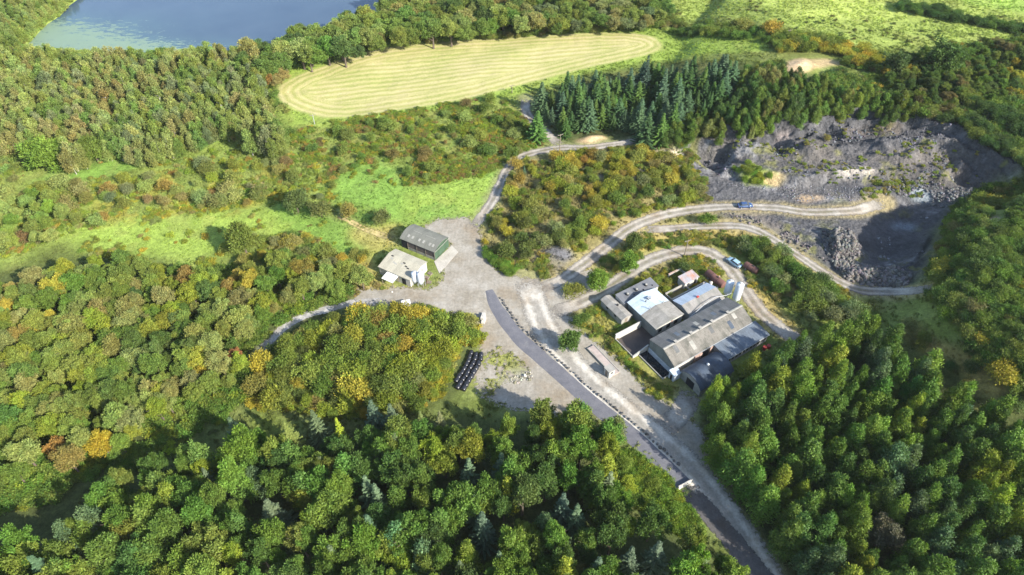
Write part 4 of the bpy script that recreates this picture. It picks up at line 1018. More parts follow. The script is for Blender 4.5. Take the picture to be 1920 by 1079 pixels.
for a in [('round', 80, 280, 11, 1.35, LEAFG, 'wide bright green tree at the edge of the birch wood, left of a rounder one'),
          ('round', 170, 275, 9.5, .95, (.13, .18, .03), 'round green tree standing at the lower edge of the birch wood'),
          ('round', 450, 442, 10, .95, (.15, .19, .035), 'round olive-green tree with long shadow on the bright pasture'),
          ('round', 552, 372, 8.5, .95, (.10, .14, .04), 'dark round tree standing at the bend of the trodden path'),
          ('shrub', 600, 392, 4.8, 1.0, (.15, .17, .05), 'round pale bush beside the dark tree on the pasture'),
          ('shrub', 652, 393, 4.4, .9, (.26, .23, .06), 'small yellowish bush right of the pale round bush'),
          ('shrub', 714, 407, 4.2, 1.0, (.14, .16, .05), 'lone bush on the pasture above the green shed'),
          ('round', 547, 92, 10.5, .95, MID, 'rounded dark green tree at the top left of the mown field'),
          ('round', 602, 78, 11.5, 1.05, (.13, .17, .04), 'large rounded tree between the lake and the mown field'),
          ('round', 1069, 634, 6.8, .85, (.10, .17, .035), 'lone round green tree beside the white gravel road'),
          ('shrub', 1090, 597, 3.2, 1.0, (.10, .16, .03), 'small green bush right of the track junction'),
          ('round', 1122, 522, 6.8, .98, LEAFG, 'bright green round tree beside the quarry track, lower of two'),
          ('round', 1180, 490, 7.2, .85, (.145, .24, .035), 'bright green round tree beside the quarry track, upper of two'),
          ('round', 1190, 452, 6.2, .98, (.11, .15, .035), 'darker olive tree above the two bright green ones'),
          ('shrub', 1075, 540, 2.8, 1.6, (.20, .21, .04), 'yellow-green bush at the mouth of the quarry track'),
          ('shrub', 1327, 411, 3.4, 1.0, (.12, .20, .03), 'small round green bush on the upper track verge'),
          ('shrub', 1285, 500, 2.6, 1.1, (.09, .13, .035), 'dark bush beside the farm track pole'),
          ('round', 1778, 102, 11.5, 1.35, (.075, .13, .028), 'big spreading dark green tree at the top right'),
          ('round', 1682, 115, 8.5, 1.2, (.07, .11, .03), 'dark rounded tree left of the big spreading tree'),
          ('shrub', 1446, 50, 5.0, 1.1, (.36, .25, .04), 'round golden tree in the hedge beyond the mown field'),
          ('shrub', 1395, 46, 4.2, 1.4, (.22, .22, .05), 'rounded olive bush left of the golden tree'),
          ('shrub', 1507, 70, 2.6, 1.0, (.48, .33, .03), 'small bright yellow gorse bush above the sand heap'),
          ('shrub', 1585, 84, 3.2, 1.4, (.44, .31, .035), 'large yellow gorse bush in the top right hedge'),
          ('shrub', 1705, 132, 3.4, 1.3, (.42, .33, .04), 'yellow gorse bush below the dark rounded tree'),
          ('broad', 20, 750, 7, 1.0, (.24, .28, .06), 'pale green tree at the far left of the left wood'),
          ('broad', 190, 832, 7.5, 1.15, (.38, .29, .03), 'big golden yellow tree at the edge of the left wood'),
          ('broad', 105, 842, 6.8, .95, (.36, .21, .055), 'orange tree left of the big golden tree'),
          ('broad', 440, 668, 6.0, .8, (.36, .17, .07), 'rusty orange tree at the right edge of the left wood'),
          ('broad', 180, 492, 6.5, .8, (.20, .26, .03), 'lime green tree at the top of the left wood'),
          ('broad', 520, 520, 7.5, 1.0, (.09, .17, .025), 'bright green domed tree at the top of the left wood'),
          ('spruce', 1245, 160, 15, .85, BLUE, 'tallest blue-green spruce in the clump'),
          ('spruce', 1212, 135, 15, .8, (.06, .10, .07), 'dark pointed spruce behind the clump top'),
          ('spruce', 1333, 190, 8.5, .9, (.07, .14, .04), 'small pointed conifer standing in front of the clump'),
          ('spruce', 983, 318, 3.2, 1.0, BLUE, 'small blue-green conifer right of the north track'),
          ('spruce', 440, 805, 10, 1.1, (.12, .175, .085), 'silvery spruce at the top edge of the bottom wood, leftmost of the group'),
          ('spruce', 540, 812, 9.5, 1.15, (.20, .24, .06), 'yellowish spreading conifer right of the leftmost silvery spruce'),
          ('spruce', 592, 792, 10.5, .9, (.13, .175, .08), 'pale pointed spruce at the top edge of the bottom wood'),
          ('spruce', 636, 805, 10, .7, (.30, .36, .03), 'bright lime pointed conifer at the top of the bottom wood'),
          ('spruce', 700, 775, 11, 1.0, (.10, .15, .09), 'green spruce at the top edge of the bottom wood, below the scrub'),
          ('spruce', 735, 782, 11, .95, (.12, .16, .09), 'grey-green spruce in the middle of the bottom wood edge'),
          ('spruce', 790, 790, 9, .8, (.16, .20, .06), 'small yellowish spruce on the bottom wood edge'),
          ('spruce', 826, 792, 9.5, .9, (.18, .19, .08), 'tan-green spruce on the bottom wood edge'),
          ('spruce', 510, 960, 11, 1.25, (.14, .18, .095), 'broad silvery grey spruce in the bottom wood'),
          ('spruce', 690, 918, 12, .9, (.125, .185, .095), 'slim silvery spruce in the middle of the bottom wood, left of a twin'),
          ('spruce', 708, 932, 12, .8, (.13, .19, .10), 'slim silvery spruce in the middle of the bottom wood, right of a twin'),
          ('spruce', 880, 885, 12, .9, (.115, .175, .09), 'silvery spruce near the middle right of the bottom wood'),
          ('spruce', 905, 985, 12, .95, (.10, .15, .09), 'blue-green spruce low in the bottom wood'),
          ('spruce', 1055, 950, 12, .9, (.09, .14, .09), 'dark spruce left of the bright gap'),
          ('spruce', 1080, 970, 12, .9, (.11, .17, .085), 'silvery spruce left of the bright gap'),
          ('spruce', 1230, 1040, 12, 1.0, (.11, .15, .09), 'spruce at the lower end of the bright gap'),
          ('spruce', 1180, 1050, 12, .9, (.10, .14, .08), 'green spruce by the bottom edge, left of the road'),
          ('birch', 1155, 800, 8, 1.2, (.15, .18, .06), 'feathery pale tree leaning over the asphalt road'),
          ('broad', 1660, 1000, 8, 1.2, (.13, .125, .075), 'greyish brown tree low in the right plantation'),
          ('shrub', 1880, 700, 4.6, 1.2, (.34, .29, .04), 'yellow tree on the path right of the plantation')]:
    one(*a)

# ------------------------------------------------------------------ building helpers
def zof0(x, y): return float(samp(H, x, y))
M_GREYROOF = mat_weather('fibre_cement_grey', (.145, .145, .143), (.07, .08, .075), .75, .9, 1.0, 0, 'y', .16)
M_TANROOF = mat_weather('fibre_cement_lichen', (.205, .19, .165), (.07, .073, .06), 1.0, .92, .8, 0, 'y', .16)
M_PALEROOF = mat_weather('fibre_cement_pale', (.30, .285, .255), (.16, .15, .125), .7, .9, 1.1, 0, 'x', .14)
M_PALEROOF_Y = mat_weather('fibre_cement_pale_long', (.26, .245, .225), (.14, .15, .13), .7, .9, 1.1, 0, 'y', .14)
M_WHITEROOF = mat_weather('painted_roof_white', (.48, .55, .60), (.30, .45, .46), .45, .6, 1.0, 0, 'x', .07)
M_WHITEROOF_Y = mat_weather('painted_roof_white_long', (.42, .48, .56), (.28, .42, .46), .45, .6, 1.0, 0, 'y', .08)
M_SLATEROOF = mat_weather('felt_dark_grey', (.16, .165, .175), (.085, .09, .10), .6, .9, 1.0, 0, 'y', .12)
M_STEELROOF = mat_weather('steel_sheet_blue_grey', (.15, .18, .215), (.09, .095, .10), .6, .68, 1.0, .15, 'y', .2, .3)
M_DARKROOF = mat_weather('steel_sheet_dark', (.065, .085, .115), (.045, .05, .055), .7, .75, 1.0, .1, 'y', .2, .3)
M_OLIVEROOF = mat_weather('sheet_olive_grey', (.185, .185, .155), (.12, .12, .10), .5, .75, .9, 0, 'x', .10)
M_CREAMROOF = mat_weather('sheet_cream', (.42, .39, .30), (.30, .275, .22), .5, .75, .9, 0, 'x', .10)
M_SKY = mat_weather('skylight_sheet', (.34, .33, .29), (.24, .23, .20), .6, .5, 1.5)
M_CONC = mat_weather('concrete', (.34, .32, .285), (.17, .185, .16), .75, .9, 1.2)
M_WHITEW = mat_weather('whitewashed_wall', (.50, .47, .425), (.27, .31, .26), .65, .85, 1.0)
M_GREYW = mat_weather('grey_block_wall', (.30, .30, .29), (.16, .16, .15), .6, .9, 1.2)
M_BLUEW = mat_weather('limewash_bluish', (.50, .54, .58), (.26, .28, .29), .7, .85, 1.0)
M_GREENW = mat_weather('green_cladding', (.055, .10, .06), (.045, .06, .045), .5, .6, 1.0, 0, 'y', .12)
M_PURPW = mat_weather('brown_boarding', (.13, .10, .095), (.07, .065, .06), .6, .85, 1.4, 0, 'x', .2)
M_GREYGREEN = mat_weather('grey_green_cladding', (.20, .215, .20), (.12, .125, .115), .6, .8, 1.0, 0, 'x', .12)
M_DARK = mat_weather('dark_opening', (.025, .025, .028), (.015, .015, .015), .3, .9)
M_GLASS = mat_weather('dirty_glass', (.06, .075, .085), (.03, .035, .04), .5, .2, 2, 0, None, .2, .6)
M_STEEL = mat_weather('galvanised_steel', (.55, .57, .58), (.32, .31, .29), .5, .45, 1.5, .5)
M_SILO = mat_weather('silo_enamel', (.56, .61, .66), (.36, .37, .37), .4, .45, 1.0, 0, None, .2, .5)
M_RUST = mat_weather('rusted_steel', (.17, .085, .07), (.09, .045, .035), .7, .85, 1.2)
M_RUSTROOF = mat_weather('rust_patched_sheet', (.36, .36, .38), (.40, .16, .07), 1.0, .7, .9, 0, 'y', .08)
M_WOOD = mat_weather('grey_timber', (.24, .20, .155), (.12, .10, .08), .6, .9, 2)
M_BRICK = mat_weather('pinkish_brick', (.42, .30, .25), (.24, .16, .13), .7, .9, 2)
M_MUCK = mat_weather('dark_yard_floor', (.085, .07, .062), (.04, .035, .035), .7, .6, 1.0)
M_SLURRY = mat_weather('black_water', (.012, .016, .02), (.02, .02, .02), .5, .15, 1.0, 0, None, .2, .5)
M_BLACKWRAP = mat_weather('black_wrap', (.018, .019, .024), (.03, .03, .035), .5, .28, 3, 0, None, .2, .6)
M_RED = mat_weather('red_paint', (.42, .06, .05), (.2, .05, .04), .5, .5, 2)
M_BLUEPAINT = mat_weather('car_paint_dark_blue', (.06, .11, .24), (.05, .09, .2), .2, .25, 1, .3, None, .2, .6)
M_PALEBLUE = mat_weather('car_paint_pale_blue', (.36, .52, .62), (.3, .45, .55), .2, .25, 1, .2, None, .2, .6)
M_TYRE = mat_weather('tyre_rubber', (.02, .02, .02), (.04, .04, .035), .4, .9)
M_LAMP = mat_weather('lamp_lens', (.75, .75, .72), (.6, .6, .6), .2, .2)
M_TAIL = mat_weather('tail_lamp_lens', (.4, .02, .02), (.3, .02, .02), .2, .3)
M_WIRE = mat_weather('wire', (.08, .08, .08), (.05, .05, .05), .3, .6)

def gable(root, X, Y, he0, hr, he1, along, wall, roof, rp=.5, ov=.22, th=.07, roofs=None, arc=0):
    """closed shed: ridge along 'y' or 'x'; he0/he1 eave heights at the low/high side of the cross axis, rp = ridge position"""
    W, L = (X, Y) if along == 'y' else (Y, X)
    if arc:
        top = []
        for i in range(arc + 1):
            t = i / arc; e = he0 + (he1 - he0) * t
            top.append((W * t, e + (hr - (he0 + he1) / 2) * math.sin(math.pi * t) ** .75))
    else: top = [(0, he0), (W * rp, hr), (W, he1)]
    ax = 'y' if along == 'y' else 'x'
    MB().prism([(0, -.3), (W, -.3)] + top[::-1], 0, L, ax).build('wall', wall, root)
    def chev(a, b):
        o = [(p[0], p[1] + .012) for p in top]
        s0 = (o[0][1] - o[1][1]) / (o[0][0] - o[1][0]); s1 = (o[-1][1] - o[-2][1]) / (o[-1][0] - o[-2][0])
        o[0] = (-ov, o[0][1] - s0 * ov); o[-1] = (W + ov, o[-1][1] + s1 * ov)
        return MB().prism(o + [(p[0], p[1] + th) for p in o[::-1]], a, b, ax)
    for a, b, m, lab in (roofs or [(-.2, L + .2, roof, None)]):
        q = chev(a, b).build('roof', m, root, smooth=bool(arc))
        if lab: q['label'] = lab
        global LAST_ROOF; LAST_ROOF = q
    return root

def flat(root, X, Y, z0, z1, wall, roof, th=.12, ov=.15):
    """single-pitch shed, roof height z0 at x=0 and z1 at x=X"""
    MB().prism([(0, -.3), (X, -.3), (X, z1), (0, z0)], 0, Y).build('wall', wall, root)
    s = (z1 - z0) / X
    MB().prism([(-ov, z0 - s * ov + .012), (X + ov, z1 + s * ov + .012), (X + ov, z1 + s * ov + th), (-ov, z0 - s * ov + th)], -ov, Y + ov).build('roof', roof, root)
    return root

def fb(v, u, name, label, cat, group=None):
    x, y = fw_(v, u); return empty(name, (x, y, 0), FANG, label, cat, group)
def sb(xx, yy, name, label, cat, group=None):
    x, y = sw_(xx, yy); return empty(name, (x, y, 0), SANG, label, cat, group)
def part(root, name, mat, *boxes, label=None):
    m = MB()
    for b in boxes: m.box(*b)
    o = m.build(name, mat, root)
    if label: o['label'] = label
    return o

# ------------------------------------------------------------------ farmyard buildings
b = fb(0, 0, 'barn', 'longest barn of the farm, with lichen-stained grey gabled roof', 'barn')
gable(b, 8.0, 23.8, 4.1, 5.15, 3.3, 'y', M_GREYGREEN, None, .52, roofs=[(-.2, 24.0, M_GREYROOF, None)])
LAST_ROOF.data.materials.append(M_TANROOF)
for p_ in LAST_ROOF.data.polygons:
    if p_.center.x > 4.3: p_.material_index = 1
part(b, 'plinth', M_BLUEW, (-.03, 8.03, -.06, 0, -.3, 1.5))
part(b, 'side_wall', M_WHITEW, (8.0, 8.04, .1, 23.7, -.3, 2.9))
part(b, 'doorway', M_DARK, (8.04, 8.09, 8.3, 10.6, 0, 2.5))
part(b, 'brick_pier', M_BRICK, (8.05, 8.35, 6.0, 8.2, 0, 2.6)); part(b, 'brick_pier', M_BRICK, (8.05, 8.3, 10.7, 11.5, 0, 2.7))
MB().prism([(3.86, 5.21), (4.16, 5.30), (4.46, 5.18), (4.16, 5.24)], -.2, 24.0).build('ridge_cap', M_CONC, b)
for y in (3.0, 7.6, 10.4, 14.0, 19.0):
    o = part(b, 'ridge_vent', M_GREYROOF, (3.95, 4.37, y, y + .55, 5.1, 5.7)); part(o, 'vent_cap', M_CONC, (3.85, 4.47, y - .1, y + .65, 5.7, 5.78))
part(b, 'gutter', M_STEEL, (8.2, 8.32, 0, 23.8, 3.1, 3.22))
for y, a_, w_, m_ in ((2.1, 4.6, 1.6, M_GREYROOF), (6.3, 5.4, 1.9, M_CONC), (12.6, 4.8, 1.4, M_GREYROOF), (17.8, 5.6, 1.8, M_DARKROOF), (20.0, 4.7, 1.2, M_CONC)):
    zz = lambda v: 5.15 - (v - 4.16) * 1.85 / 3.84 + .088
    MB().hexa([(a_, y, zz(a_) - .02), (a_ + w_, y, zz(a_ + w_) - .02), (a_ + w_, y + 1.0, zz(a_ + w_) - .02), (a_, y + 1.0, zz(a_) - .02), (a_, y, zz(a_) + .012), (a_ + w_, y, zz(a_ + w_) + .012), (a_ + w_, y + 1.0, zz(a_ + w_) + .012), (a_, y + 1.0, zz(a_) + .012)]).build('patch_sheet', m_, b)
for y in (5.2, 11.0, 16.5):
    zz = lambda v: 4.1 + v * 1.05 / 4.16 + .088
    MB().hexa([(1.6, y, zz(1.6) - .02), (2.9, y, zz(2.9) - .02), (2.9, y + .9, zz(2.9) - .02), (1.6, y + .9, zz(1.6) - .02), (1.6, y, zz(1.6) + .012), (2.9, y, zz(2.9) + .012), (2.9, y + .9, zz(2.9) + .012), (1.6, y + .9, zz(1.6) + .012)]).build('patch_sheet', M_STEELROOF if y != 11.0 else M_SKY, b)
t_ = fb(2.2, 24.4, 'feed_trough', 'long dark feed trough against the far end of the longest barn', 'trough')
part(t_, 'side', M_CONC, (0, 5.6, 0, .12, 0, .9)); part(t_, 'side', M_CONC, (0, 5.6, 1.0, 1.12, 0, .9)); part(t_, 'floor', M_DARK, (.0, 5.6, .12, 1.0, 0, .25))

b = fb(8.25, 11.8, 'lean_to', 'blue-grey flat-roofed cattle shed along the side of the longest barn', 'shed')
flat(b, 4.2, 13.0, 2.85, 2.45, M_GREYW, M_STEELROOF)
for i in range(11):
    y = .4 + i * 1.15
    w = part(b, 'window', M_DARK, (4.2, 4.215, y, y + .75, .9, 1.9)); part(w, 'sill', M_CONC, (4.2, 4.27, y - .04, y + .79, .82, .9))
part(b, 'gutter', M_STEEL, (4.36, 4.46, -.1, 13.1, 2.3, 2.42))
b = fb(9.3, 1.0, 'curved_shed', 'dark round-roofed shed half hidden by conifers at the lower end of the farm', 'shed')
gable(b, 6.0, 9.6, 2.2, 3.7, 2.2, 'y', M_CONC, M_DARKROOF, arc=10)
o = MB().lathe([(.32, 3.5), (.32, 3.95), (.1, 4.1)], 12, (2.6, 5.0, 0)).build('roof_vent', M_STEEL, b)
part(b, 'door', M_DARK, (1.9, 4.1, -.03, 0, 0, 2.2))
b = fb(7.9, -1.1, 'porch', 'small pale blue lime-washed store at the corner of the longest barn', 'store')
flat(b, 1.6, 1.9, 2.3, 1.9, M_BLUEW, M_WHITEROOF_Y, .1, .1); part(b, 'door', M_DARK, (.5, 1.1, -.03, 0, 0, 1.6))

b = fb(-6.9, -4.2, 'walled_yard', 'dark-floored walled yard left of the longest barn', 'yard')
part(b, 'wall', M_WHITEW, (0, .3, 0, 7.6, -.2, 2.0)); part(b, 'wall', M_CONC, (.3, 6.4, 0, .22, -.2, .55))
MB().prism([(0, -.2), (4.4, -.2), (4.4, 1.9), (0, .6)], 6.3, 6.55, 'x').build('wall', M_WHITEW, b)
part(b, 'floor', M_MUCK, (.3, 6.3, .22, 8.05, -.2, .05))
part(b, 'step', M_CONC, (5.0, 6.1, 6.3, 8.0, .05, .9))
b = fb(-.4, -2.6, 'slurry_pit', 'black slurry pit in front of the longest barn end', 'pit')
part(b, 'rim', M_CONC, (0, 8.2, 0, .2, -.2, .3)); part(b, 'rim', M_CONC, (8.0, 8.2, .2, 2.3, -.2, .3)); part(b, 'slurry', M_SLURRY, (.0, 8.0, .2, 2.52, -.2, .08))

b = fb(-12.2, 3.9, 'twin_roof_shed', 'broad shed roofed half in bluish white and half in grey', 'shed')
gable(b, 9.8, 8.3, 3.2, 4.15, 3.2, 'x', M_GREYGREEN, None, .5, roofs=[(-.2, 4.72, M_WHITEROOF, 'bluish white painted half of the roof'), (4.74, 10.0, M_PALEROOF, 'grey fibre cement half of the roof')])
part(b, 'end_wall', M_WHITEW, (9.8, 9.84, .05, 8.25, 0, 3.15))
for y in (.9, 3.4, 5.7): part(b, 'window', M_DARK, (9.84, 9.86, y, y + 1.1, 1.2, 2.5))
part(b, 'parapet', M_STEEL, (4.70, 4.80, -.2, 8.5, 3.1, 3.3))
v_ = part(b, 'roof_vent', M_DARK, (2.1, 2.5, 3.8, 4.7, 4.1, 4.55)); part(v_, 'vent_cap', M_STEEL, (2.0, 2.6, 3.7, 4.8, 4.55, 4.62))
MB().tube([(2.6, 3.0, 4.0), (2.6, 3.0, 4.7)], .1).build('flue', M_DARK, b); MB().tube([(4.9, 2.4, 3.8), (4.9, 2.4, 4.6), (4.5, 2.0, 4.6)], .1).build('flue', M_STEEL, b); MB().tube([(4.9, 6.4, 3.6), (4.9, 6.4, 4.4)], .11).build('flue', M_STEEL, b)
part(b, 'broken_panel', M_BRICK, (9.86, 9.95, 4.6, 5.1, 2.5, 3.2))

b = fb(-15.9, 3.2, 'flat_shed', 'long dark grey flat-roofed shed with three domed vents on top', 'shed')
flat(b, 3.0, 10.8, 2.95, 2.65, M_WHITEW, M_SLATEROOF)
for y in (2.4, 5.2, 8.2):
    c = MB().lathe([(.42, 2.85), (.42, 3.12), (.36, 3.28), (.15, 3.4)], 14, (1.3, y, 0)).build('domed_vent', M_DARK, b, True)
    MB().lathe([(.30, 3.35), (.26, 3.48), (.05, 3.55)], 12, (1.42, y, 0)).build('vent_cap', M_SKY, c, True)
for y in (3.8, 6.8, 9.6): MB().lathe([(.16, 2.7), (.16, 3.05), (.05, 3.1)], 10, (2.2, y, 0)).build('flue', M_DARK, b)
part(b, 'door', M_DARK, (3.0, 3.02, 9.0, 9.9, 0, 2.0)); part(b, 'window', M_DARK, (.6, 1.6, -.02, 0, 1.1, 1.9))

b = fb(-17.2, -.1, 'narrow_shed', 'narrow pale-roofed shed standing alone at the left of the farm', 'shed')
gable(b, 7.7, 2.9, 2.0, 2.55, 2.0, 'x', M_CONC, M_PALEROOF, .45, .15)
part(b, 'roof_vent', M_DARK, (3.7, 4.1, 1.5, 1.9, 2.5, 2.95)); part(b, 'door', M_WOOD, (7.7, 7.73, 1.0, 1.8, 0, 1.8)); part(b, 'window', M_DARK, (2.0, 2.7, -.02, 0, 1.0, 1.6)); part(b, 'window', M_DARK, (5.0, 5.7, -.02, 0, 1.0, 1.6))

b = fb(-6.9, 13.5, 'dairy_shed', 'gabled shed with one white slope and one grey slope beside the silos', 'shed')
gable(b, 5.6, 10.8, 3.0, 3.8, 2.9, 'y', M_GREYW, None, .47, roofs=[(-.2, 11.0, M_WHITEROOF_Y, None)])
LAST_ROOF.data.materials.append(M_PALEROOF_Y)
for p_ in LAST_ROOF.data.polygons:
    if p_.center.x > 2.7: p_.material_index = 1
part(b, 'gutter', M_WHITEW, (5.75, 5.95, -.1, 10.9, 2.72, 2.86))
part(b, 'roof_vent', M_RED, (2.5, 2.9, 4.6, 5.2, 3.7, 4.15)); part(b, 'door', M_DARK, (1.8, 3.4, -.02, 0, 0, 2.2))
MB().tube([(6.0, -.8, 3.0), (5.9, 1.5, 3.7), (5.4, 4.5, 4.0), (5.0, 8.5, 3.9), (5.6, 11.6, 3.2), (6.0, 13.0, 3.6)], .07).build('feed_pipe', M_STEEL, b)
MB().tube([(5.9, 1.5, 2.9), (5.9, 1.5, 3.75)], .04).build('pipe_stay', M_STEEL, b); MB().tube([(5.3, 6.0, 3.0), (5.25, 6.0, 4.0)], .04).build('pipe_stay', M_STEEL, b)
b = fb(-8.0, 14.0, 'block_wall', 'long pale block wall behind the white and grey gabled shed', 'wall')
part(b, 'wall', M_GREYW, (0, .25, 0, 10.9, -.2, 2.3)); part(b, 'coping', M_CONC, (-.06, .31, -.05, 10.95, 2.3, 2.42))
b = fb(-12.7, 20.6, 'store', 'small store with a rust-patched blue-grey roof behind the farm', 'store')
flat(b, 2.4, 4.4, 2.4, 2.15, M_WHITEW, M_RUSTROOF, .08, .2); part(b, 'door', M_DARK, (2.4, 2.42, 3.1, 3.9, 0, 1.8)); part(b, 'window', M_DARK, (2.4, 2.42, .8, 1.6, 1.0, 1.6))
b = fb(-11.1, 14.9, 'low_enclosure', 'weedy low-walled enclosure between the sheds', 'enclosure')
part(b, 'wall', M_CONC, (0, .2, 0, 6.2, -.2, 1.3)); part(b, 'wall', M_CONC, (.2, 2.8, 0, .2, -.2, 1.1)); part(b, 'wall', M_CONC, (.2, 3.0, 6.0, 6.2, -.2, 1.2))
b = fb(-15.8, 20.2, 'white_wall', 'low whitewashed wall stub behind the rust-patched store', 'wall')
part(b, 'wall', M_WHITEW, (0, .3, 0, 4.2, -.2, 1.1)); part(b, 'coping', M_BRICK, (-.04, .34, 0, 3.0, 1.1, 1.2)); part(b, 'return_wall', M_WHITEW, (.3, 2.4, 3.9, 4.2, -.2, 1.1))

def tank(loc, rz, L, r, label):
    o = empty('lying_tank', loc, rz, label, 'tank')
    pr = [(0.05, -L / 2 - .25), (r * .6, -L / 2 - .18), (r * .93, -L / 2 - .05), (r, -L / 2 + .1), (r, L / 2 - .1), (r * .93, L / 2 + .05), (r * .6, L / 2 + .18), (.05, L / 2 + .25)]
    MB().lathe(pr, 24, (0, 0, r + .25), 'x').build('shell', M_RUST, o, True)
    for s in (-1, 1):
        part(o, 'cradle', M_CONC, (s * L * .3 - .15, s * L * .3 + .15, -r * .8, r * .8, -.1, .5))
        MB().lathe([(r + .015, s * L * .18 - .04), (r + .015, s * L * .18 + .04)], 24, (0, 0, r + .25), 'x').build('band', M_DARK, o)
    MB().lathe([(.25, 2 * r + .2), (.25, 2 * r + .4), (.1, 2 * r + .42)], 12, (L * .1, 0, 0)).build('hatch', M_DARK, o)
x, y = fw_(-8.1, 28.9); tank((x, y, 0), FANG, 5.6, .95, 'long rusty tank lying behind the two tall farm silos')
x, y = G(1408, 504, .8); tank((x, y, zof0(x, y)), math.radians(-48), 3.6, .85, 'shorter rusty tank lying in the grass beside the pale blue car')
def silo(loc, h, r, label, rz=0):
    o = empty('feed_silo', loc, rz, label, 'silo')
    MB().lathe([(.25, .7), (r * .98, 1.9), (r, 2.0), (r, h - .35), (r * .8, h - .08), (r * .3, h + .08)], 28).build('barrel', M_SILO, o, True)
    for k in range(int((h - 2.4) / 1.1) + 1): MB().lathe([(r + .012, 2.1 + k * 1.1), (r + .025, 2.13 + k * 1.1), (r + .012, 2.16 + k * 1.1)], 28).build('ring', M_STEEL, o)
    MB().lathe([(.26, h), (.26, h + .22), (.2, h + .26)], 14).build('lid', M_WHITEW, o)
    for k in range(4):
        a = math.pi / 4 + k * math.pi / 2
        MB().tube([(math.cos(a) * r * .92, math.sin(a) * r * .92, -.1), (math.cos(a) * r * .92, math.sin(a) * r * .92, 2.2)], .06).build('leg', M_STEEL, o)
    m = MB().tube([(r + .2, -.2, .4), (r + .2, -.2, h)], .025, 4)
    l = m.build('ladder', M_STEEL, o)
    for k in range(int(h / .35)): MB().tube([(r + .2, -.2, .5 + k * .35), (r + .2, .2, .5 + k * .35)], .018, 4).build('rung', M_STEEL, l)
    MB().tube([(r + .2, .2, .4), (r + .2, .2, h)], .025, 4).build('rail', M_STEEL, l)
    return o
x, y = fw_(-2.6, 27.2); silo((x, y, 0), 5.8, .92, 'tall enamelled feed silo behind the farm, left one of the pair', FANG + 1.2)
x, y = fw_(-.1, 27.6); silo((x, y, 0), 6.8, .92, 'tallest feed silo, right one of the pair at the end of the longest barn', FANG + 1.2)
for i, (v, u, lab) in enumerate([(-7.7, 26.9, 'small white upright tank between the rusty tank and the shed, further from the silos'), (-5.5, 26.6, 'small white upright tank nearest the two tall silos')]):
    x, y = fw_(v, u); o = empty('upright_tank', (x, y, 0), 0, lab, 'tank')
    MB().lathe([(.45, 0), (.45, 1.4), (.3, 1.6), (.1, 1.68)], 18).build('barrel', M_WHITEW, o, True); MB().lathe([(.14, 1.6), (.14, 1.78)], 10).build('lid', M_DARK, o)
for v, u, lab in [(13.9, 22.6, 'red drum beside the cattle shed, left of its twin'), (14.1, 23.7, 'red drum beside the cattle shed, right of its twin')]:
    x, y = fw_(v, u); o = empty('steel_drum', (x, y, 0), .4, lab, 'drum')
    MB().lathe([(.42, 0), (.44, .02), (.42, .3), (.44, .32), (.42, .6), (.44, .62), (.42, .95), (.44, .97)], 18).build('barrel', M_RED, o, True); MB().lathe([(.07, .96), (.07, 1.02)], 8, (.2, 0, 0)).build('bung', M_DARK, o)

# weighbridge and hut
def flocal(px, py, z):
    x, y = P(px, py, z); x -= FO[0]; y -= FO[1]
    return x * math.cos(FANG) + y * math.sin(FANG), -x * math.sin(FANG) + y * math.cos(FANG)
a0 = flocal(1102, 653, .4); a1 = flocal(1160, 698, .4); wv = flocal(1112, 650, .4)
b = fb(a0[0], a0[1], 'weighbridge', 'worn concrete weighbridge deck beside the white gravel road', 'weighbridge')
Lw = a1[0] - a0[0]
part(b, 'deck', mat_weather('pinkish_concrete', (.42, .35, .31), (.24, .2, .18), .7, .9, 2), (0, Lw, 0, 1.7, .02, .4))
part(b, 'kerb', M_CONC, (0, Lw, -.2, -.003, -.1, .52)); part(b, 'kerb', M_CONC, (0, Lw, 1.703, 1.9, -.1, .52))
h0 = flocal(1138, 704, 0)
b = fb(h0[0] - .8, h0[1] - .3, 'weighbridge_hut', 'tiny white square hut beside the weighbridge', 'hut')
part(b, 'wall', M_WHITEW, (0, 1.7, 0, 1.6, -.1, 2.1)); part(b, 'roof', M_CONC, (-.12, 1.82, -.12, 1.72, 2.1, 2.22))
part(b, 'window', M_GLASS, (1.7, 1.72, .5, 1.1, 1.1, 1.7)); part(b, 'door', M_WOOD, (.5, 1.2, -.02, 0, 0, 1.8))

# ------------------------------------------------------------------ the two sheds at the top of the yard
b = sb(0, 0, 'green_shed', 'olive-roofed shed with a green end wall at the top of the yard', 'shed')
gable(b, 10.7, 6.3, 3.0, 4.05, 3.0, 'x', M_GREENW, M_OLIVEROOF, arc=6)
part(b, 'side_cladding', M_PURPW, (2.2, 10.66, -.04, 0, .9, 2.85)); part(b, 'side_opening', M_DARK, (.25, 2.0, -.05, 0, 0, 2.6)); part(b, 'base_wall', M_CONC, (2.2, 10.66, -.07, 0, -.2, .88))
for i in range(4): part(b, 'post', M_WOOD, (2.1 + i * 2.83, 2.22 + i * 2.83, -.12, -.05, 0, 2.85))
sl = lambda y: 3.0 + 1.05 * math.sin(math.pi * y / 6.3) ** .75 + .09
for i, x in enumerate((1.6, 2.9, 5.0, 6.3, 8.3, 9.3)):
    y0, y1 = .75, 1.5
    MB().hexa([(x, y0, sl(y0) - .03), (x + .55, y0, sl(y0) - .03), (x + .55, y1, sl(y1) - .03), (x, y1, sl(y1) - .03), (x, y0, sl(y0) + .02), (x + .55, y0, sl(y0) + .02), (x + .55, y1, sl(y1) + .02), (x, y1, sl(y1) + .02)]).build('skylight', M_SKY, b)
for x0, x1 in ((2.2, 4.6), (6.0, 9.0)): part(b, 'ridge_flashing', M_SKY, (x0, x1, 3.1, 3.2, 4.12, 4.17))
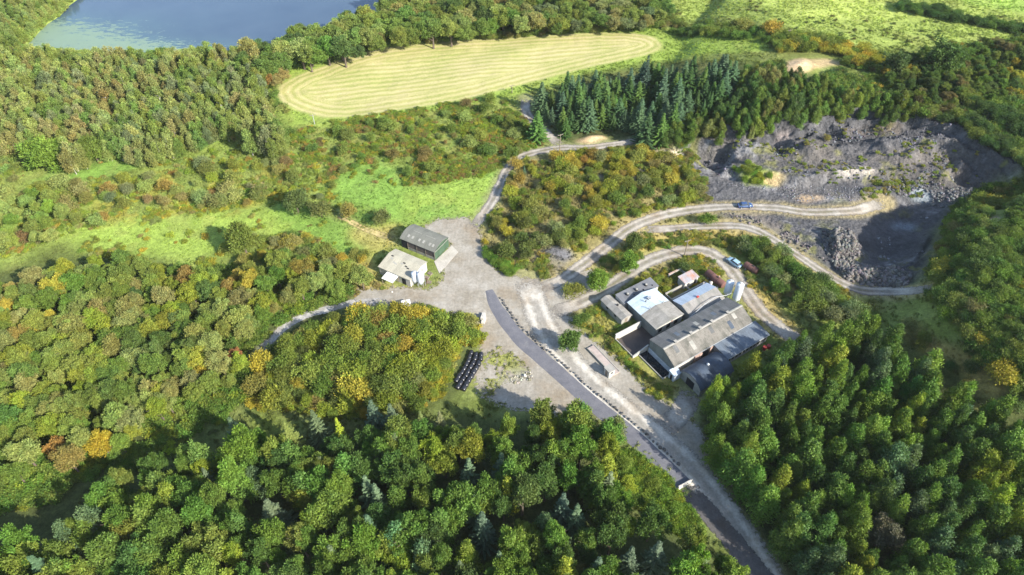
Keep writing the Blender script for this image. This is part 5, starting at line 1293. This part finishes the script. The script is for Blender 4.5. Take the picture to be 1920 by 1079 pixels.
part(b, 'verge_trim', M_SKY, (10.9, 10.96, -.1, 6.4, 2.9, 3.0)); part(b, 'door', M_GREENW, (10.7, 10.74, 1.5, 4.8, 0, 2.8))
b = sb(1.5, -11.2, 'cream_shed', 'cream-roofed shed with a white end wall below the green one', 'shed')
gable(b, 9.6, 7.0, 2.6, 3.5, 2.9, 'x', M_WHITEW, M_CREAMROOF, .66)
sl2 = lambda y: 2.6 + .9 * y / 4.62 + .09
for x, y, m in ((.9, 4.0, M_DARK), (1.2, 3.3, M_SKY), (2.5, 2.5, M_SKY), (3.1, 2.3, M_SKY), (5.0, 3.4, M_DARK), (4.6, 3.0, M_SKY), (6.0, 2.7, M_DARK), (6.8, 2.4, M_DARK)):
    w, d = (.7, .35)
    MB().hexa([(x, y, sl2(y) - .03), (x + w, y, sl2(y) - .03), (x + w, y + d, sl2(y + d) - .03), (x, y + d, sl2(y + d) - .03), (x, y, sl2(y) + .02), (x + w, y, sl2(y) + .02), (x + w, y + d, sl2(y + d) + .02), (x, y + d, sl2(y + d) + .02)]).build('roof_hole' if m is M_DARK else 'skylight', m, b)
part(b, 'window', M_DARK, (2.6, 3.5, -.02, 0, 1.0, 1.9)); part(b, 'door', M_DARK, (7.0, 8.2, -.02, 0, 0, 2.0)); part(b, 'door', M_STEEL, (9.6, 9.63, 3.0, 5.6, 0, 2.3))
b = sb(4.2, -13.8, 'canopy', 'small flat white canopy leaning against the cream shed', 'canopy')
flat_ = MB().hexa([(0, 0, 1.95), (3.4, 0, 1.95), (3.4, 2.55, 2.2), (0, 2.55, 2.2), (0, 0, 2.03), (3.4, 0, 2.03), (3.4, 2.55, 2.28), (0, 2.55, 2.28)]).build('roof', mat_weather('white_sheet', (.78, .79, .78), (.6, .6, .58), .4, .5), b)
for x, y in ((.1, .1), (3.3, .1), (.1, 2.4), (3.3, 2.4)): part(b, 'post', M_WOOD, (x - .06, x + .06, y - .06, y + .06, -.1, 1.94 + .1 * y))
x, y = sw_(11.6, -9.9); silo((x, y, 0), 4.4, .85, 'short feed silo beside the cream shed, nearer its wall')
x, y = sw_(13.1, -9.6); silo((x, y, 0), 4.7, .85, 'pale blue feed silo beside the cream shed, nearer the yard')
V = [(*sw_(q, w), .09) for q, w in [(10.75, -.6), (14.4, -3.6), (14.1, 5.6), (11.2, 6.9)]]
pm = MB(); pm.hexa([(a[0], a[1], -.1) for a in V] + V); tag(pm.build('concrete_pad', mat_weather('bright_concrete', (.44, .41, .355), (.28, .255, .21), .7, .9, .8)), kind='structure')
for i, (q, w, a, n_) in enumerate([(12.6, -6.6, .1, 3), (14.0, -7.6, .35, 2), (12.4, -4.9, -.2, 2)]):
    x, y = sw_(q, w)
    o = empty('pallet_stack', (x, y, 0), SANG + a, ['stack of three grey pallets by the cream shed end wall', 'stack of two pallets nearest the yard gravel', 'stack of two pallets at the concrete pad corner'][i], 'pallets')
    for k in range(n_):
        for s in range(5): part(o, 'slat', M_WOOD, (-.6, .6, -.5 + s * .22, -.38 + s * .22, .12 + k * .15, .14 + k * .15))
        for s in (-.55, 0, .5): part(o, 'bearer', M_WOOD, (s, s + .09, -.5, .5, .02 + k * .15, .118 + k * .15))
x, y = sw_(13.4, -8.4)
o = empty('feed_rack', (x, y, 0), SANG - 1.0, 'long rusty feed rack lying beside the pale blue silo', 'rack')
for s in (-.5, .5): MB().tube([(-1.6, s, .5), (1.6, s, .5)], .05).build('rail', M_RUST, o)
for k in range(6): MB().tube([(-1.5 + k * .6, -.5, 0), (-1.5 + k * .6, -.5, .5), (-1.5 + k * .6, .5, .5), (-1.5 + k * .6, .5, 0)], .03).build('hoop', M_RUST, o)

# ------------------------------------------------------------------ loose things
x, y = G(762, 574)
o = empty('storage_box', (x, y, zof0(x, y)), .25, 'white storage box on the verge below the cream shed', 'box')
part(o, 'body', M_WHITEW, (-1.0, 1.0, -.6, .6, .2, 1.3)); part(o, 'lid', mat_weather('white_lid', (.8, .8, .78), (.65, .65, .62), .4, .6), (-1.06, 1.06, -.66, .66, 1.3, 1.4)); part(o, 'skid', M_DARK, (-.8, .8, -.5, -.35, -.05, .2)); part(o, 'skid', M_DARK, (-.8, .8, .35, .5, -.05, .2))
x, y = G(907, 603)
for k, (dx, dy, dz, a, s, lab) in enumerate([(0, 0, 0, 1.35, 1.0, 'long concrete block lying on the gravel left of the asphalt'), (-.1, 1.6, 0, 1.5, .85, 'concrete block at the upper end of the pair left of the asphalt'), (-.15, .5, .8, 1.3, .8, 'concrete block stacked on top of two others left of the asphalt')]):
    o = empty('concrete_block', (x + dx, y + dy, dz), a, lab, 'block', 'concrete blocks left of the asphalt')
    MB().prism([(-.9 * s, -.02), (.9 * s, -.02), (.9 * s, .6), (.8 * s, .8), (-.8 * s, .8), (-.9 * s, .6)], -.4, .4).build('block', M_WHITEW, o)
    MB().tube([(-.15, 0, .79), (-.1, 0, .9), (.1, 0, .9), (.15, 0, .79)], .02, 5).build('lifting_eye', M_RUST, o)
xa, ya = P(1271, 917); xb, yb = P(1297, 903)
o = empty('concrete_barrier', ((xa + xb) / 2, (ya + yb) / 2, .08), math.atan2(yb - ya, xb - xa), 'white concrete barrier lying across the end of the asphalt', 'barrier')
Lb = math.hypot(xb - xa, yb - ya)
MB().prism([(-.32, 0), (.32, 0), (.3, .15), (.14, .38), (.1, .85), (-.1, .85), (-.14, .38), (-.3, .15)], -Lb / 2, Lb / 2, 'x').build('barrier_body', M_WHITEW, o)
for s in (-1, 1): MB().tube([(s * Lb * .3, 0, .84), (s * Lb * .3, 0, .95), (s * Lb * .3 + .12, 0, .95), (s * Lb * .3 + .12, 0, .84)], .02, 5).build('lifting_eye', M_RUST, o)

# black wrapped bales
bm_ = MB().lathe([(.12, -.60), (.50, -.57), (.58, -.48), (.61, -.2), (.61, .2), (.58, .48), (.50, .57), (.12, .60)], 20, (0, 0, .58), 'y').mesh('bale', True)
bm_.materials.append(M_BLACKWRAP)
for v_ in bm_.vertices: v_.co += Vector((random.uniform(-.02, .02), random.uniform(-.02, .02), random.uniform(-.02, .02)))
tail_m = MB().lathe([(.13, .605), (.2, .63), (.07, .64)], 10, (0, 0, .58), 'y').mesh('wrap_end'); tail_m.materials.append(M_BLACKWRAP)
ordn = ['first', 'second', 'third', 'fourth', 'fifth', 'sixth', 'seventh', 'eighth', 'ninth', 'tenth', 'eleventh']
bl_line = smooth_line([(-9.3, 98.6), (-9.8, 96.2), (-11.0, 93.2), (-12.7, 89.6)], .05)
bl_len = np.concatenate([[0], np.cumsum([math.hypot(b_[0] - a_[0], b_[1] - a_[1]) for a_, b_ in zip(bl_line[:-1], bl_line[1:])])])
for cidx, (off, ln, cname) in enumerate([(0, 8, 'left'), (1.22, 9, 'middle'), (2.44, 9, 'right')]):
    for k in range(ln):
        s = k * 1.17 + (0, .35, .1)[cidx]
        j = min(int(np.searchsorted(bl_len, s)), len(bl_line) - 2)
        T_ = Vector((bl_line[j + 1][0] - bl_line[j][0], bl_line[j + 1][1] - bl_line[j][1], 0)).normalized()
        ex_ = max(0, s - bl_len[-1])
        q = Vector((bl_line[j][0], bl_line[j][1], 0)) + T_ * ex_ + Vector((-T_.y, T_.x, 0)) * off
        o = empty('wrapped_bale', (q.x + random.uniform(-.07, .07), q.y + random.uniform(-.07, .07), .0), math.atan2(T_.y, T_.x) - math.pi / 2 + random.uniform(-.2, .2),
                  'black plastic wrapped bale, %s from the top in the %s row' % (ordn[k], cname), 'bale', 'black wrapped bales stored beside the yard')
        link('wrap', bm_, None, o); link('wrap_end', tail_m, None, o)
        o.scale = (random.uniform(.95, 1.04),) * 3

# stones set along the road
r_ = np.random.default_rng(55)
al = smooth_line([(ASPH[i][0], ASPH[i][1]) for i in range(0, len(ASPH), 6)], .1)
acc = 0; nst = 0
for i in range(30, len(al) - 6):
    d_ = math.hypot(al[i + 1][0] - al[i][0], al[i + 1][1] - al[i][1]); acc += d_
    if acc < .78: continue
    acc = -r_.uniform(0, .25)
    T_ = Vector((al[i + 1][0] - al[i][0], al[i + 1][1] - al[i][1], 0)).normalized()
    q = Vector((al[i][0], al[i][1], 0)) + Vector((-T_.y, T_.x, 0)) * (2.28 + r_.normal() * .12)
    o = link('boulder', ROCKS[nst % 5]); o.location = (q.x, q.y, .20); s = r_.uniform(.5, .85)
    o.scale = (s * 1.2, s, s * .95); o.rotation_euler = (r_.normal() * .2, r_.normal() * .2, r_.uniform(0, 6))
    g_ = r_.uniform(.09, .19); o.color = (g_, g_ * .96, g_ * .9, 1)
    px, py, _ = project(q.x, q.y, 0)
    where = 'upper' if py < 640 else ('middle' if py < 780 else 'lower')
    tag(o, 'small grey boulder in the line edging the %s stretch of the asphalt road' % where, 'boulder', 'boulders edging the asphalt road'); nst += 1
for px, py, s, lab in [(984, 706, .9, 'lone pale boulder on the gravel left of the asphalt'), (735, 548, .6, 'small pale boulder at the edge of the yard')]:
    x, y = G(px, py); o = link('boulder', ROCKS[2]); o.location = (x, y, .2); o.scale = (s, s, s * .8); o.color = (.55, .52, .46, 1); tag(o, lab, 'boulder')

# utility poles and wires
tops = {}
def pole(bx, by, ty, key, label):
    x, y = G(bx, by); z0 = zof0(x, y); hh = 4.0
    for h in np.arange(3, 12, .1):
        if project(x, y, z0 + h)[1] < ty: break
        hh = h
    o = empty('utility_pole', (x, y, z0), .4, label, 'pole', None)
    MB().tube([(0, 0, -.4), (0, 0, hh)], [.16, .10], 8).build('pole', M_WOOD if key != 'b' else M_STEEL, o)
    part(o, 'crossarm', M_WOOD, (-.9, .9, -.06, .06, hh - .35, hh - .22))
    for s in (-.8, 0, .8): MB().lathe([(.05, hh - .2), (.08, hh - .1), (.04, hh)], 8, (s, .0, 0)).build('insulator', M_SKY, o)
    tops[key] = [(x + math.cos(.4) * s, y + math.sin(.4) * s, z0 + hh) for s in (-.8, .8)]
pole(478, 170, 148, 'a', 'pale utility pole beside the left tip of the mown field')
pole(590, 233, 215, 'b', 'thin pale pole at the bottom edge of the mown field')
pole(960, 175, 160, 'c', 'utility pole at the corner of the mown field by the spruces')
pole(1049, 285, 252, 'd', 'dark utility pole at the fork of the north track')
pole(1283, 481, 450, 'e', 'dark utility pole on the inside of the farm track bend')
pole(1476, 76, 62, 'f', 'utility pole by the gorse hedge beyond the mown field')
for a, b_, lab in (('c', 'd', 'pair of thin wires between the poles beside the spruces'), ('a', 'b', 'pair of thin wires along the left tip of the mown field')):
    m = MB()
    wpts = []
    for s in (0, 1):
        A = Vector(tops[a][s]); B = Vector(tops[b_][s])
        wpts.append([tuple(A.lerp(B, t) - Vector((0, 0, 1.2 * 4 * t * (1 - t)))) for t in np.linspace(0, 1, 12)])
    e_ = empty('power_line', tops[a][0], 0, lab, 'wires')
    for w in wpts:
        o_ = MB().tube([(q[0] - tops[a][0][0], q[1] - tops[a][0][1], q[2] - tops[a][0][2]) for q in w], .02, 4).build('wire', M_WIRE, e_)

# cars
def car(loc, rz, paint_, label):
    o = empty('parked_car', loc, rz, label, 'car')
    prof = [(-2.1, .38, .78), (-2.05, .30, .92), (-1.3, .28, 1.0), (-.9, .28, 1.0), (.7, .28, .98), (1.2, .28, .95), (1.95, .30, .78), (2.12, .38, .62)]
    V = []; Fc = []
    for x, zb, zt in prof:
        w = .86 if abs(x) < 1.9 else .74
        V += [(x, -w * .93, zb), (x, -w, zb + .22), (x, -w, zt - .12), (x, -w * .88, zt), (x, w * .88, zt), (x, w, zt - .12), (x, w, zb + .22), (x, w * .93, zb)]
    for i in range(len(prof) - 1):
        for k in range(8): Fc.append([i * 8 + k, i * 8 + (k + 1) % 8, (i + 1) * 8 + (k + 1) % 8, (i + 1) * 8 + k])
    Fc.append(list(range(8))); Fc.append([(len(prof) - 1) * 8 + k for k in range(8)][::-1])
    m = MB(); m.v = V; m.f = Fc; m.build('body', paint_, o, True)
    MB().hexa([(-1.75, -.74, .96), (1.05, -.74, .94), (1.05, .74, .94), (-1.75, .74, .96), (-1.25, -.60, 1.40), (.30, -.60, 1.42), (.30, .60, 1.42), (-1.25, .60, 1.40)]).build('glasshouse', M_GLASS, o)
    MB().hexa([(-1.28, -.61, 1.39), (.33, -.61, 1.41), (.33, .61, 1.41), (-1.28, .61, 1.39), (-1.15, -.52, 1.46), (.18, -.52, 1.47), (.18, .52, 1.47), (-1.15, .52, 1.46)]).build('roof', paint_, o)
    for s in (-1, 1):
        for xw in (-1.3, 1.32):
            w = MB().lathe([(.2, -.1), (.32, -.1), (.33, 0), (.32, .1), (.2, .1)], 18, (xw, s * .80, .32), 'y').build('wheel', M_TYRE, o)
            MB().lathe([(.2, -.11), (.05, -.12), (.05, .12), (.2, .11)], 14, (xw, s * .80, .32), 'y').build('hub', M_STEEL, w)
        part(o, 'headlight', M_LAMP, (2.02, 2.13, s * .6 - .14, s * .6 + .14, .58, .7)); part(o, 'tail_light', M_TAIL, (-2.11, -2.04, s * .62 - .12, s * .62 + .12, .66, .82))
        part(o, 'door_mirror', paint_, (.72, .9, s * .93 - .09, s * .93 + .09, .92, 1.06))
    for xw in (-.55, .5):
        for s in (-1, 1): MB().tube([(xw - .1 * (xw < 0), s * .745, .95), (xw - .25 * (xw > 0), s * .60, 1.40)], .03, 4).build('pillar', paint_, o)
x, y = G(1397, 386, .5); car((x, y, zof0(x, y) + .06), math.radians(4), M_BLUEPAINT, 'dark blue car standing on the track into the quarry')
x, y = G(1377, 493, .5); car((x, y, zof0(x, y)), math.radians(125), M_PALEBLUE, 'pale blue car parked on the grass outside the farm track bend')
# ------------------------------------------------------------------ plant everything
H0 = {'round': 5.4, 'broad': 9.8, 'birch': 10.0, 'spruce': 12.2, 'larch': 10.0, 'shrub': 2.4, 'clump': .9}
GROUPW = {'broad': 'trees', 'birch': 'trees', 'spruce': 'trees', 'larch': 'trees', 'shrub': 'bushes'}
ADJ = {'broad': 'leafy tree', 'birch': 'slender tree', 'spruce': 'pointed conifer', 'larch': 'feathery conifer', 'shrub': 'bush'}
LIM = {'round': 297, 'broad': 297, 'birch': 297, 'spruce': 297, 'larch': 297, 'shrub': 297}
ZR = {}; ZB = {}
for p in plants: ZR.setdefault(p[7], []).append(p[3]); ZB.setdefault(p[7], []).append(project(p[1], p[2], 3)[:2])
ZR = {k: (np.percentile(v, 25), np.percentile(v, 75)) for k, v in ZR.items()}
ZB = {k: np.clip(np.array(v), (0, 0), (1920, 1079)) for k, v in ZB.items()}
def place(p):
    pts = ZB[p[7]]; px, py, _ = project(p[1], p[2], 3)
    if len(pts) < 12: return ''
    fx = (pts[:, 0] < px).mean(); fy = (pts[:, 1] < py).mean()
    cx = 'left' if fx < .34 else ('right' if fx > .66 else 'middle'); cy = 'upper' if fy < .34 else ('lower' if fy > .66 else '')
    if len(pts) < 40: return ', %s end' % cx if cx != 'middle' else ', middle part'
    return ', %s' % (' '.join(q for q in (cy, cx) if q))
by = {}
for p in plants: by.setdefault(p[0], []).append(p)
rr = np.random.default_rng(99)
def zof(x, y): return float(samp(H, x, y))
def plant_tree(p, variant):
    kind, x, y, h, wf, c, word, where = p
    k = KIND[kind]; crown, tr, _ = k['v'][variant % len(k['v'])]
    s = h / H0[kind]; sx = s * wf
    if word.startswith('!'): label, grp = word[1:], None
    else:
        size = 'tall ' if h > ZR[where][1] else ('small ' if h < ZR[where][0] else '')
        if kind == 'shrub': size = {'tall ': 'large '}.get(size, size)
        label = '%s%s %s %s%s' % (size, word, ADJ[kind], where, place(p))
        grp = '%s %s %s' % (word, GROUPW[kind], where)
    rz = float(rr.uniform(0, 6.28)); loc = (x, y, zof(x, y) - .05)
    if kind == 'shrub' and not word.startswith('!'):
        o = link(k['name'], crown)
        o.location = loc; o.rotation_euler = (0, 0, rz)
        o.scale = (sx, sx, s); o.color = (*[float(q) for q in c], 1)
        return tag(o, label, k['cat'], grp)
    o = empty(k['name'], loc, rz, label, k['cat'], grp)
    o.scale = (sx, sx, s)
    cr = link('crown', crown, None, o); cr.color = (*[float(q) for q in c], 1)
    if tr: link('trunk', tr, None, o)
    return o
for kind, lst in by.items():
    def key(p):
        x, y, h = p[1], p[2], p[3]; z = zof(x, y) + h * .6
        px, py, d = project(x, y, z)
        inf = (-15 < px < 1935) and (-10 < py < 1095)
        return (0 if p[6].startswith('!') else (1 if inf else 2), -h * p[4] / d)
    lst = sorted(lst, key=key)
    n_in = sum(1 for p in lst if key(p)[0] < 2)
    n = min(n_in, LIM[kind])
    for i, p in enumerate(lst[:n]): plant_tree(p, i)
    rest = lst[n:]
    if rest:
        meshes = [v[2] for v in KIND[kind]['v']]
        pts = np.array([[p[1], p[2], zof(p[1], p[2]) - .05] for p in rest]); s = np.array([p[3] / H0[kind] for p in rest]); wf = np.array([p[4] for p in rest])
        nm = {'broad': ('woodland', 'mass of leafy trees too many to count in the far belts and off the frame'), 'birch': ('birch_wood', 'far birch wood seen as one mass below the lake'),
              'spruce': ('conifer_wood', 'conifers standing beyond the rest as one mass'), 'larch': ('plantation', 'rest of the conifer plantation running out of the frame'),
              'shrub': ('scrub', 'scrub bushes spread over the heath, banks and hedges as one mass')}[kind]
        gn_mass(nm[0], meshes, pts, np.array([p[5] for p in rest]), np.stack([s * wf, s * wf, s], 1), rr.uniform(0, 6.28, len(rest)), nm[1], nm[0].replace('_', ' '))
    print('KIND', kind, 'total', len(lst), 'in frame', n_in, 'individual', n)

# low growth: brambles, bracken, grass tufts
def scatter(poly, n, z=0, amount=1.0, seed=1, nz=None, warp=2.5):
    r = np.random.default_rng(7000 + seed); wp = [G(*p) for p in poly]
    xs = [p[0] for p in wp]; ys = [p[1] for p in wp]
    x = r.uniform(max(min(xs), GX0), min(max(xs), GX1), n); y = r.uniform(max(min(ys), GY0), min(max(ys), GY1), n)
    ok = inpoly(x + warp * fbm(x, y, 7, 51, 2), y + warp * fbm(x, y, 7, 61, 2), wp) & ~blocked(x, y) & (samp(hay, x, y) < .1) & (samp(lake_m, x, y) < .2) & ((samp(MEAD, x, y) < .5) | (r.uniform(size=len(x)) < .08))
    if nz is not None: ok &= fbm(x, y, nz[0], 71 + seed, 3) > nz[1]
    return x[ok], y[ok]
def pickcol(pal, x, y, r, sc=5, seed=0):
    w = np.array([p[1] for p in pal], float); w /= w.sum(); cw = np.cumsum(w)
    nzv = fbm(x, y, sc, 400 + seed, 2); rk = np.argsort(np.argsort(nzv * .5 + r.normal(size=len(x)) * .4)) / max(1, len(x))
    k = np.minimum(np.searchsorted(cw, rk), len(pal) - 1)
    c = np.array([p[0] for p in pal])[k]
    return (c * .75 + c.mean(0) * .25) * r.uniform(.8, 1.25, (len(x), 1)) * (1 + r.normal(size=(len(x), 3)) * .06)
cp = []; cc = []; cs = []
def brush(poly, n, pal, sc, z=0, nz=None, seed=1):
    r = np.random.default_rng(8000 + seed); x, y = scatter(poly, n, z, seed=seed, nz=nz)
    if len(x) == 0: return
    cp.append(np.stack([x, y, samp(H, x, y)], 1)); cc.append(pickcol(pal, x, y, r, 5, seed)); cs.append(r.uniform(sc[0], sc[1], len(x)))
brush([(500, 270), (640, 220), (830, 200), (940, 180), (1030, 255), (1000, 290), (930, 330), (760, 350), (640, 335), (540, 330)], 9000, [(RUST, 1.4, ''), (BROWNL, .8, ''), (ORNG, 1.4, ''), (GOLD, 1, ''), (OLV, 4, ''), (MID, 2, ''), (LEAFG, 4, ''), (YG, 3, '')], (.35, 1.15), 0, (6, -.12), 1)
brush([(-60, 290), (150, 300), (430, 250), (540, 290), (640, 340), (640, 400), (500, 400), (160, 430), (60, 480), (-60, 500)], 4600, [(ORNG, .8, ''), (GOLD, 1.2, ''), (YG, 3, ''), (LEAFG, 2, ''), (OLV, 2, ''), (PALE, 3, ''), (TAN, .8, '')], (.35, 1.2), 0, (8, -.05), 2)
brush([(100, 420), (400, 380), (700, 440), (740, 480), (690, 510), (400, 500), (150, 490)], 3000, [(OLV, 2, ''), (YG, 2, ''), (GOLD, 1, ''), (TAN, 1, '')], (.4, 1.2), 0, (6, .05), 3)
brush([(900, 450), (950, 310), (1200, 265), (1310, 300), (1340, 390), (1180, 425), (1060, 520), (960, 515)], 6500, [(GOLD, 1.2, ''), (OLV, 3, ''), (TAN, 2, ''), (MID, 2, ''), (YG, 1.2, ''), (BROWNL, 1.4, '')], (.4, 1.3), 0, (5, -.02), 4)
brush([(470, 760), (490, 660), (560, 600), (690, 560), (900, 600), (920, 650), (850, 750), (600, 790)], 2200, [(GOLD, 2, ''), (YG, 3, ''), (OLV, 2, ''), (MID, 1, ''), (TAN, 1, '')], (.5, 1.4), 0, None, 5)
brush([(1740, 560), (1760, 470), (1790, 400), (1850, 355), (1990, 340), (1990, 760), (1850, 700)], 6500, [(OLV, 3, ''), (MID, 3, ''), (DEEP, 2, ''), (TAN, .6, '')], (.7, 2.0), 9, None, 6)
brush([(1240, 260), (1300, 200), (1450, 120), (1700, 120), (1960, 60), (1960, 330), (1850, 260), (1740, 215), (1560, 208), (1400, 240)], 12000, [(OLV, 3, ''), (MID, 3, ''), (DEEP, 2, ''), (BROWNL, .6, ''), (GOLD, .3, '')], (.7, 2.0), 8, (10, -.25), 7)
brush([(1060, 560), (1110, 520), (1200, 440), (1340, 430), (1400, 450), (1500, 510), (1660, 580), (1600, 600), (1500, 590), (1420, 540), (1340, 490), (1240, 480), (1160, 530)], 4200, [(GOLD, 1.5, ''), (OLV, 3, ''), (MID, 2, ''), (TAN, 1.5, ''), ((.40,.32,.14), 1, '')], (.4, 1.2), 0, (4, -.1), 8)
brush([(1080, 600), (1130, 560), (1200, 560), (1180, 610), (1200, 660), (1280, 760), (1230, 750), (1130, 650)], 1400, [(OLV, 3, ''), (GOLD, 1, ''), (LEAFG, 1.5, ''), (TAN, 1, '')], (.35, 1.0), 0, (3, -.1), 9)
brush([(1150, 560), (1210, 510), (1290, 480), (1360, 510), (1330, 540), (1250, 560)], 900, [(OLV, 3, ''), (GOLD, 1.5, ''), (TAN, 1, '')], (.35, 1.0), 0, None, 10)
brush([(1150, 840), (1200, 860), (1290, 930), (1320, 1010), (1220, 990), (1170, 930)], 1500, [(LEAFG, 3, ''), (YG, 1, ''), (MID, 1, '')], (.5, 1.3), 0, None, 11)
brush([(1300, 240), (1400, 225), (1560, 210), (1760, 225), (1860, 300), (1860, 350), (1700, 340), (1500, 330), (1330, 300)], 1000, [(OLV, 2, ''), (YG, 1, ''), (TAN, 2, '')], (.3, .8), 3, (5, .12), 12)
brush([(1620, 340), (1720, 320), (1760, 345), (1660, 395), (1610, 385)], 260, [(YG, 1, ''), (TAN, 2, ''), (OLV, 2, '')], (.4, 1.1), 0, (4, 0), 13)
brush([(1240, -60), (1250, 40), (1500, 60), (1640, 95), (1960, 78), (1960, 20), (1700, 40), (1480, 30)], 1300, [((.09, .13, .035), 2, ''), ((.12,.125,.035), 2, '')], (.4, .9), 9, (5, 0.02), 14)
brush([(640, 570), (700, 480), (690, 520), (850, 600), (860, 590), (720, 575), (660, 580)], 500, [(OLV, 2, ''), ((.30,.235,.085), 2, ''), (TAN, 1, '')], (.3, .8), 0, None, 15)
brush([(-60, 90), (40, 40), (150, -40), (190, -60), (140, 20), (80, 70), (60, 92)], 2500, [((.24, .30, .07), 3, ''), (OLV, 1, '')], (.8, 2.0), 0, None, 16)
brush([(-80, 90), (420, 85), (540, 150), (545, 270), (430, 260), (150, 310), (-80, 330)], 3500, [(OLV, 2, ''), (PALE, 2, ''), (MID, 1, '')], (.8, 2.0), 0, None, 17)
brush([(-80, 560), (650, 490), (660, 600), (480, 690), (470, 760), (300, 860), (-80, 1000)], 3500, [(OLV, 2, ''), (MID, 3, ''), (YG, 1, '')], (.8, 2.0), 0, None, 18)
brush([(560, 100), (700, 74), (900, 55), (1220, 44), (1300, 55), (1000, 62), (760, 82), (600, 118)], 1600, [(LEAFG, 1, ''), (OLV, 2, ''), (MID, 1, '')], (.5, 1.2), 0, (6, 0), 19)
gn_mass('undergrowth', [v[2] for v in KIND['clump']['v']], np.concatenate(cp), np.clip(np.concatenate(cc), .01, .7), np.concatenate(cs), rr.uniform(0, 6.28, sum(map(len, cs))), 'low brambles, bracken and weeds covering the rough ground', 'undergrowth', .08)
print('UNDERGROWTH', sum(map(len, cs)))
# grass
r = np.random.default_rng(4)
n = 150000
x = r.uniform(-200, 200, n); y = r.uniform(50, 300, n)
lum = np.stack([samp(colr[..., k], x, y) for k in range(3)], 1)
ok = ~blocked(x, y) & (samp(hay, x, y) < .1) & (samp(lake_m, x, y) < .2) & (samp(rock_m, x, y) < .4) & (lum[:, 1] > .10) & in_frame(x, y, 0 * x, 40) & (fbm(x, y, 3, 81, 2) > -.35)
x = x[ok]; y = y[ok]; lum = lum[ok]
x = x[:42000]; y = y[:42000]; lum = lum[:42000]
gn_mass('grass', [v[2] for v in KIND['tuft']['v']], np.stack([x, y, samp(H, x, y)], 1), np.clip(lum * r.uniform(.9, 1.35, (len(x), 1)), .01, .7), r.uniform(.6, 1.4, len(x)) * np.where(samp(MEAD, x, y) > .4, .55, 1.0), r.uniform(0, 6.28, len(x)), 'rough grass tufts on the pasture and verges', 'grass', .1)
print('GRASS', len(x))
# rubble
rp = []; rc_ = []; rs = []
def rubble(poly, n, sc, base, z=0, nz=None, seed=1, lift=.0):
    r = np.random.default_rng(9000 + seed); wp = [G(*p) for p in poly]; xs = [p[0] for p in wp]; ys = [p[1] for p in wp]
    x = r.uniform(min(xs), max(xs), n); y = r.uniform(min(ys), max(ys), n); ok = inpoly(x, y, wp) & ~blocked(x, y)
    if nz: ok &= fbm(x, y, nz[0], 171 + seed, 3) > nz[1]
    x = x[ok]; y = y[ok]; s = sc[0] + (sc[1] - sc[0]) * r.uniform(size=len(x)) ** 3
    rp.append(np.stack([x, y, samp(H, x, y) + s * .1], 1)); rs.append(s)
    rc_.append(np.array(base) * r.uniform(.55, 1.5, (len(x), 1)) * (1 + r.normal(size=(len(x), 3)) * .05))
RB = (.14, .13, .12)
rubble([(1540, 432), (1600, 440), (1620, 480), (1580, 500), (1545, 470)], 2600, (.15, 1.3), RB, 1, None, 1)
rubble([(1560, 490), (1640, 500), (1710, 515), (1700, 535), (1640, 540), (1590, 530)], 4200, (.15, 1.3), RB, 1, (3, -.2), 2)
rubble([(1350, 400), (1430, 405), (1500, 445), (1550, 490), (1500, 480), (1400, 425)], 1500, (.2, .9), (.14, .13, .125), 1, (4, -.05), 3)
rubble([(1300, 250), (1500, 225), (1700, 215), (1800, 250), (1760, 340), (1600, 345), (1400, 320), (1300, 320)], 3800, (.15, .9), (.12, .12, .135), 4, (6, .12), 4)
rubble([(1640, 380), (1660, 340), (1720, 330), (1790, 340), (1860, 345), (1880, 350), (1800, 370), (1760, 400), (1720, 360)], 2200, (.2, 1.1), (.14, .138, .138), 3, (4, -.1), 5)
rubble([(925, 705), (960, 690), (1000, 700), (990, 740), (930, 740)], 900, (.1, .45), (.38, .35, .30), 0, (3, -.1), 6)
rubble([(1310, 500), (1345, 500), (1350, 520), (1330, 520)], 120, (.15, .6), (.5, .42, .38), 0, None, 7)
rubble([(1330, 340), (1420, 360), (1500, 380), (1640, 380), (1620, 350), (1500, 345), (1400, 345)], 1500, (.12, .5), (.2, .2, .215), 0, (5, .05), 8)
rubble([(1020, 470), (1075, 462), (1080, 488), (1030, 492)], 90, (.1, .4), (.19, .18, .19), 0, None, 9)
rubble([(1620, 420), (1740, 400), (1750, 500), (1640, 500)], 500, (.2, .9), (.22, .22, .23), -3, (4, .1), 10)
gn_mass('rubble', ROCKS_I, np.concatenate(rp), np.clip(np.concatenate(rc_), .02, .7), np.concatenate(rs), rr.uniform(0, 6.28, sum(map(len, rs))), 'broken slate and rubble strewn over the quarry', 'rubble', 1.0)

# ------------------------------------------------------------------ thin autumn haze
hm = MB().box(-3900, 3900, -3700, 4000, -12, 125).build('haze', None)
t = N('thin_haze')
hv = t.n('ShaderNodeVolumePrincipled'); hv.inputs['Color'].default_value = (.86, .90, .93, 1); hv.inputs['Density'].default_value = 0.00006; hv.inputs['Anisotropy'].default_value = .1
t.t.links.new(hv.outputs[0], t.out.inputs['Volume'])
hm.data.materials.append(t.m)
tag(hm, 'thin haze over the valley', 'haze', kind='stuff')
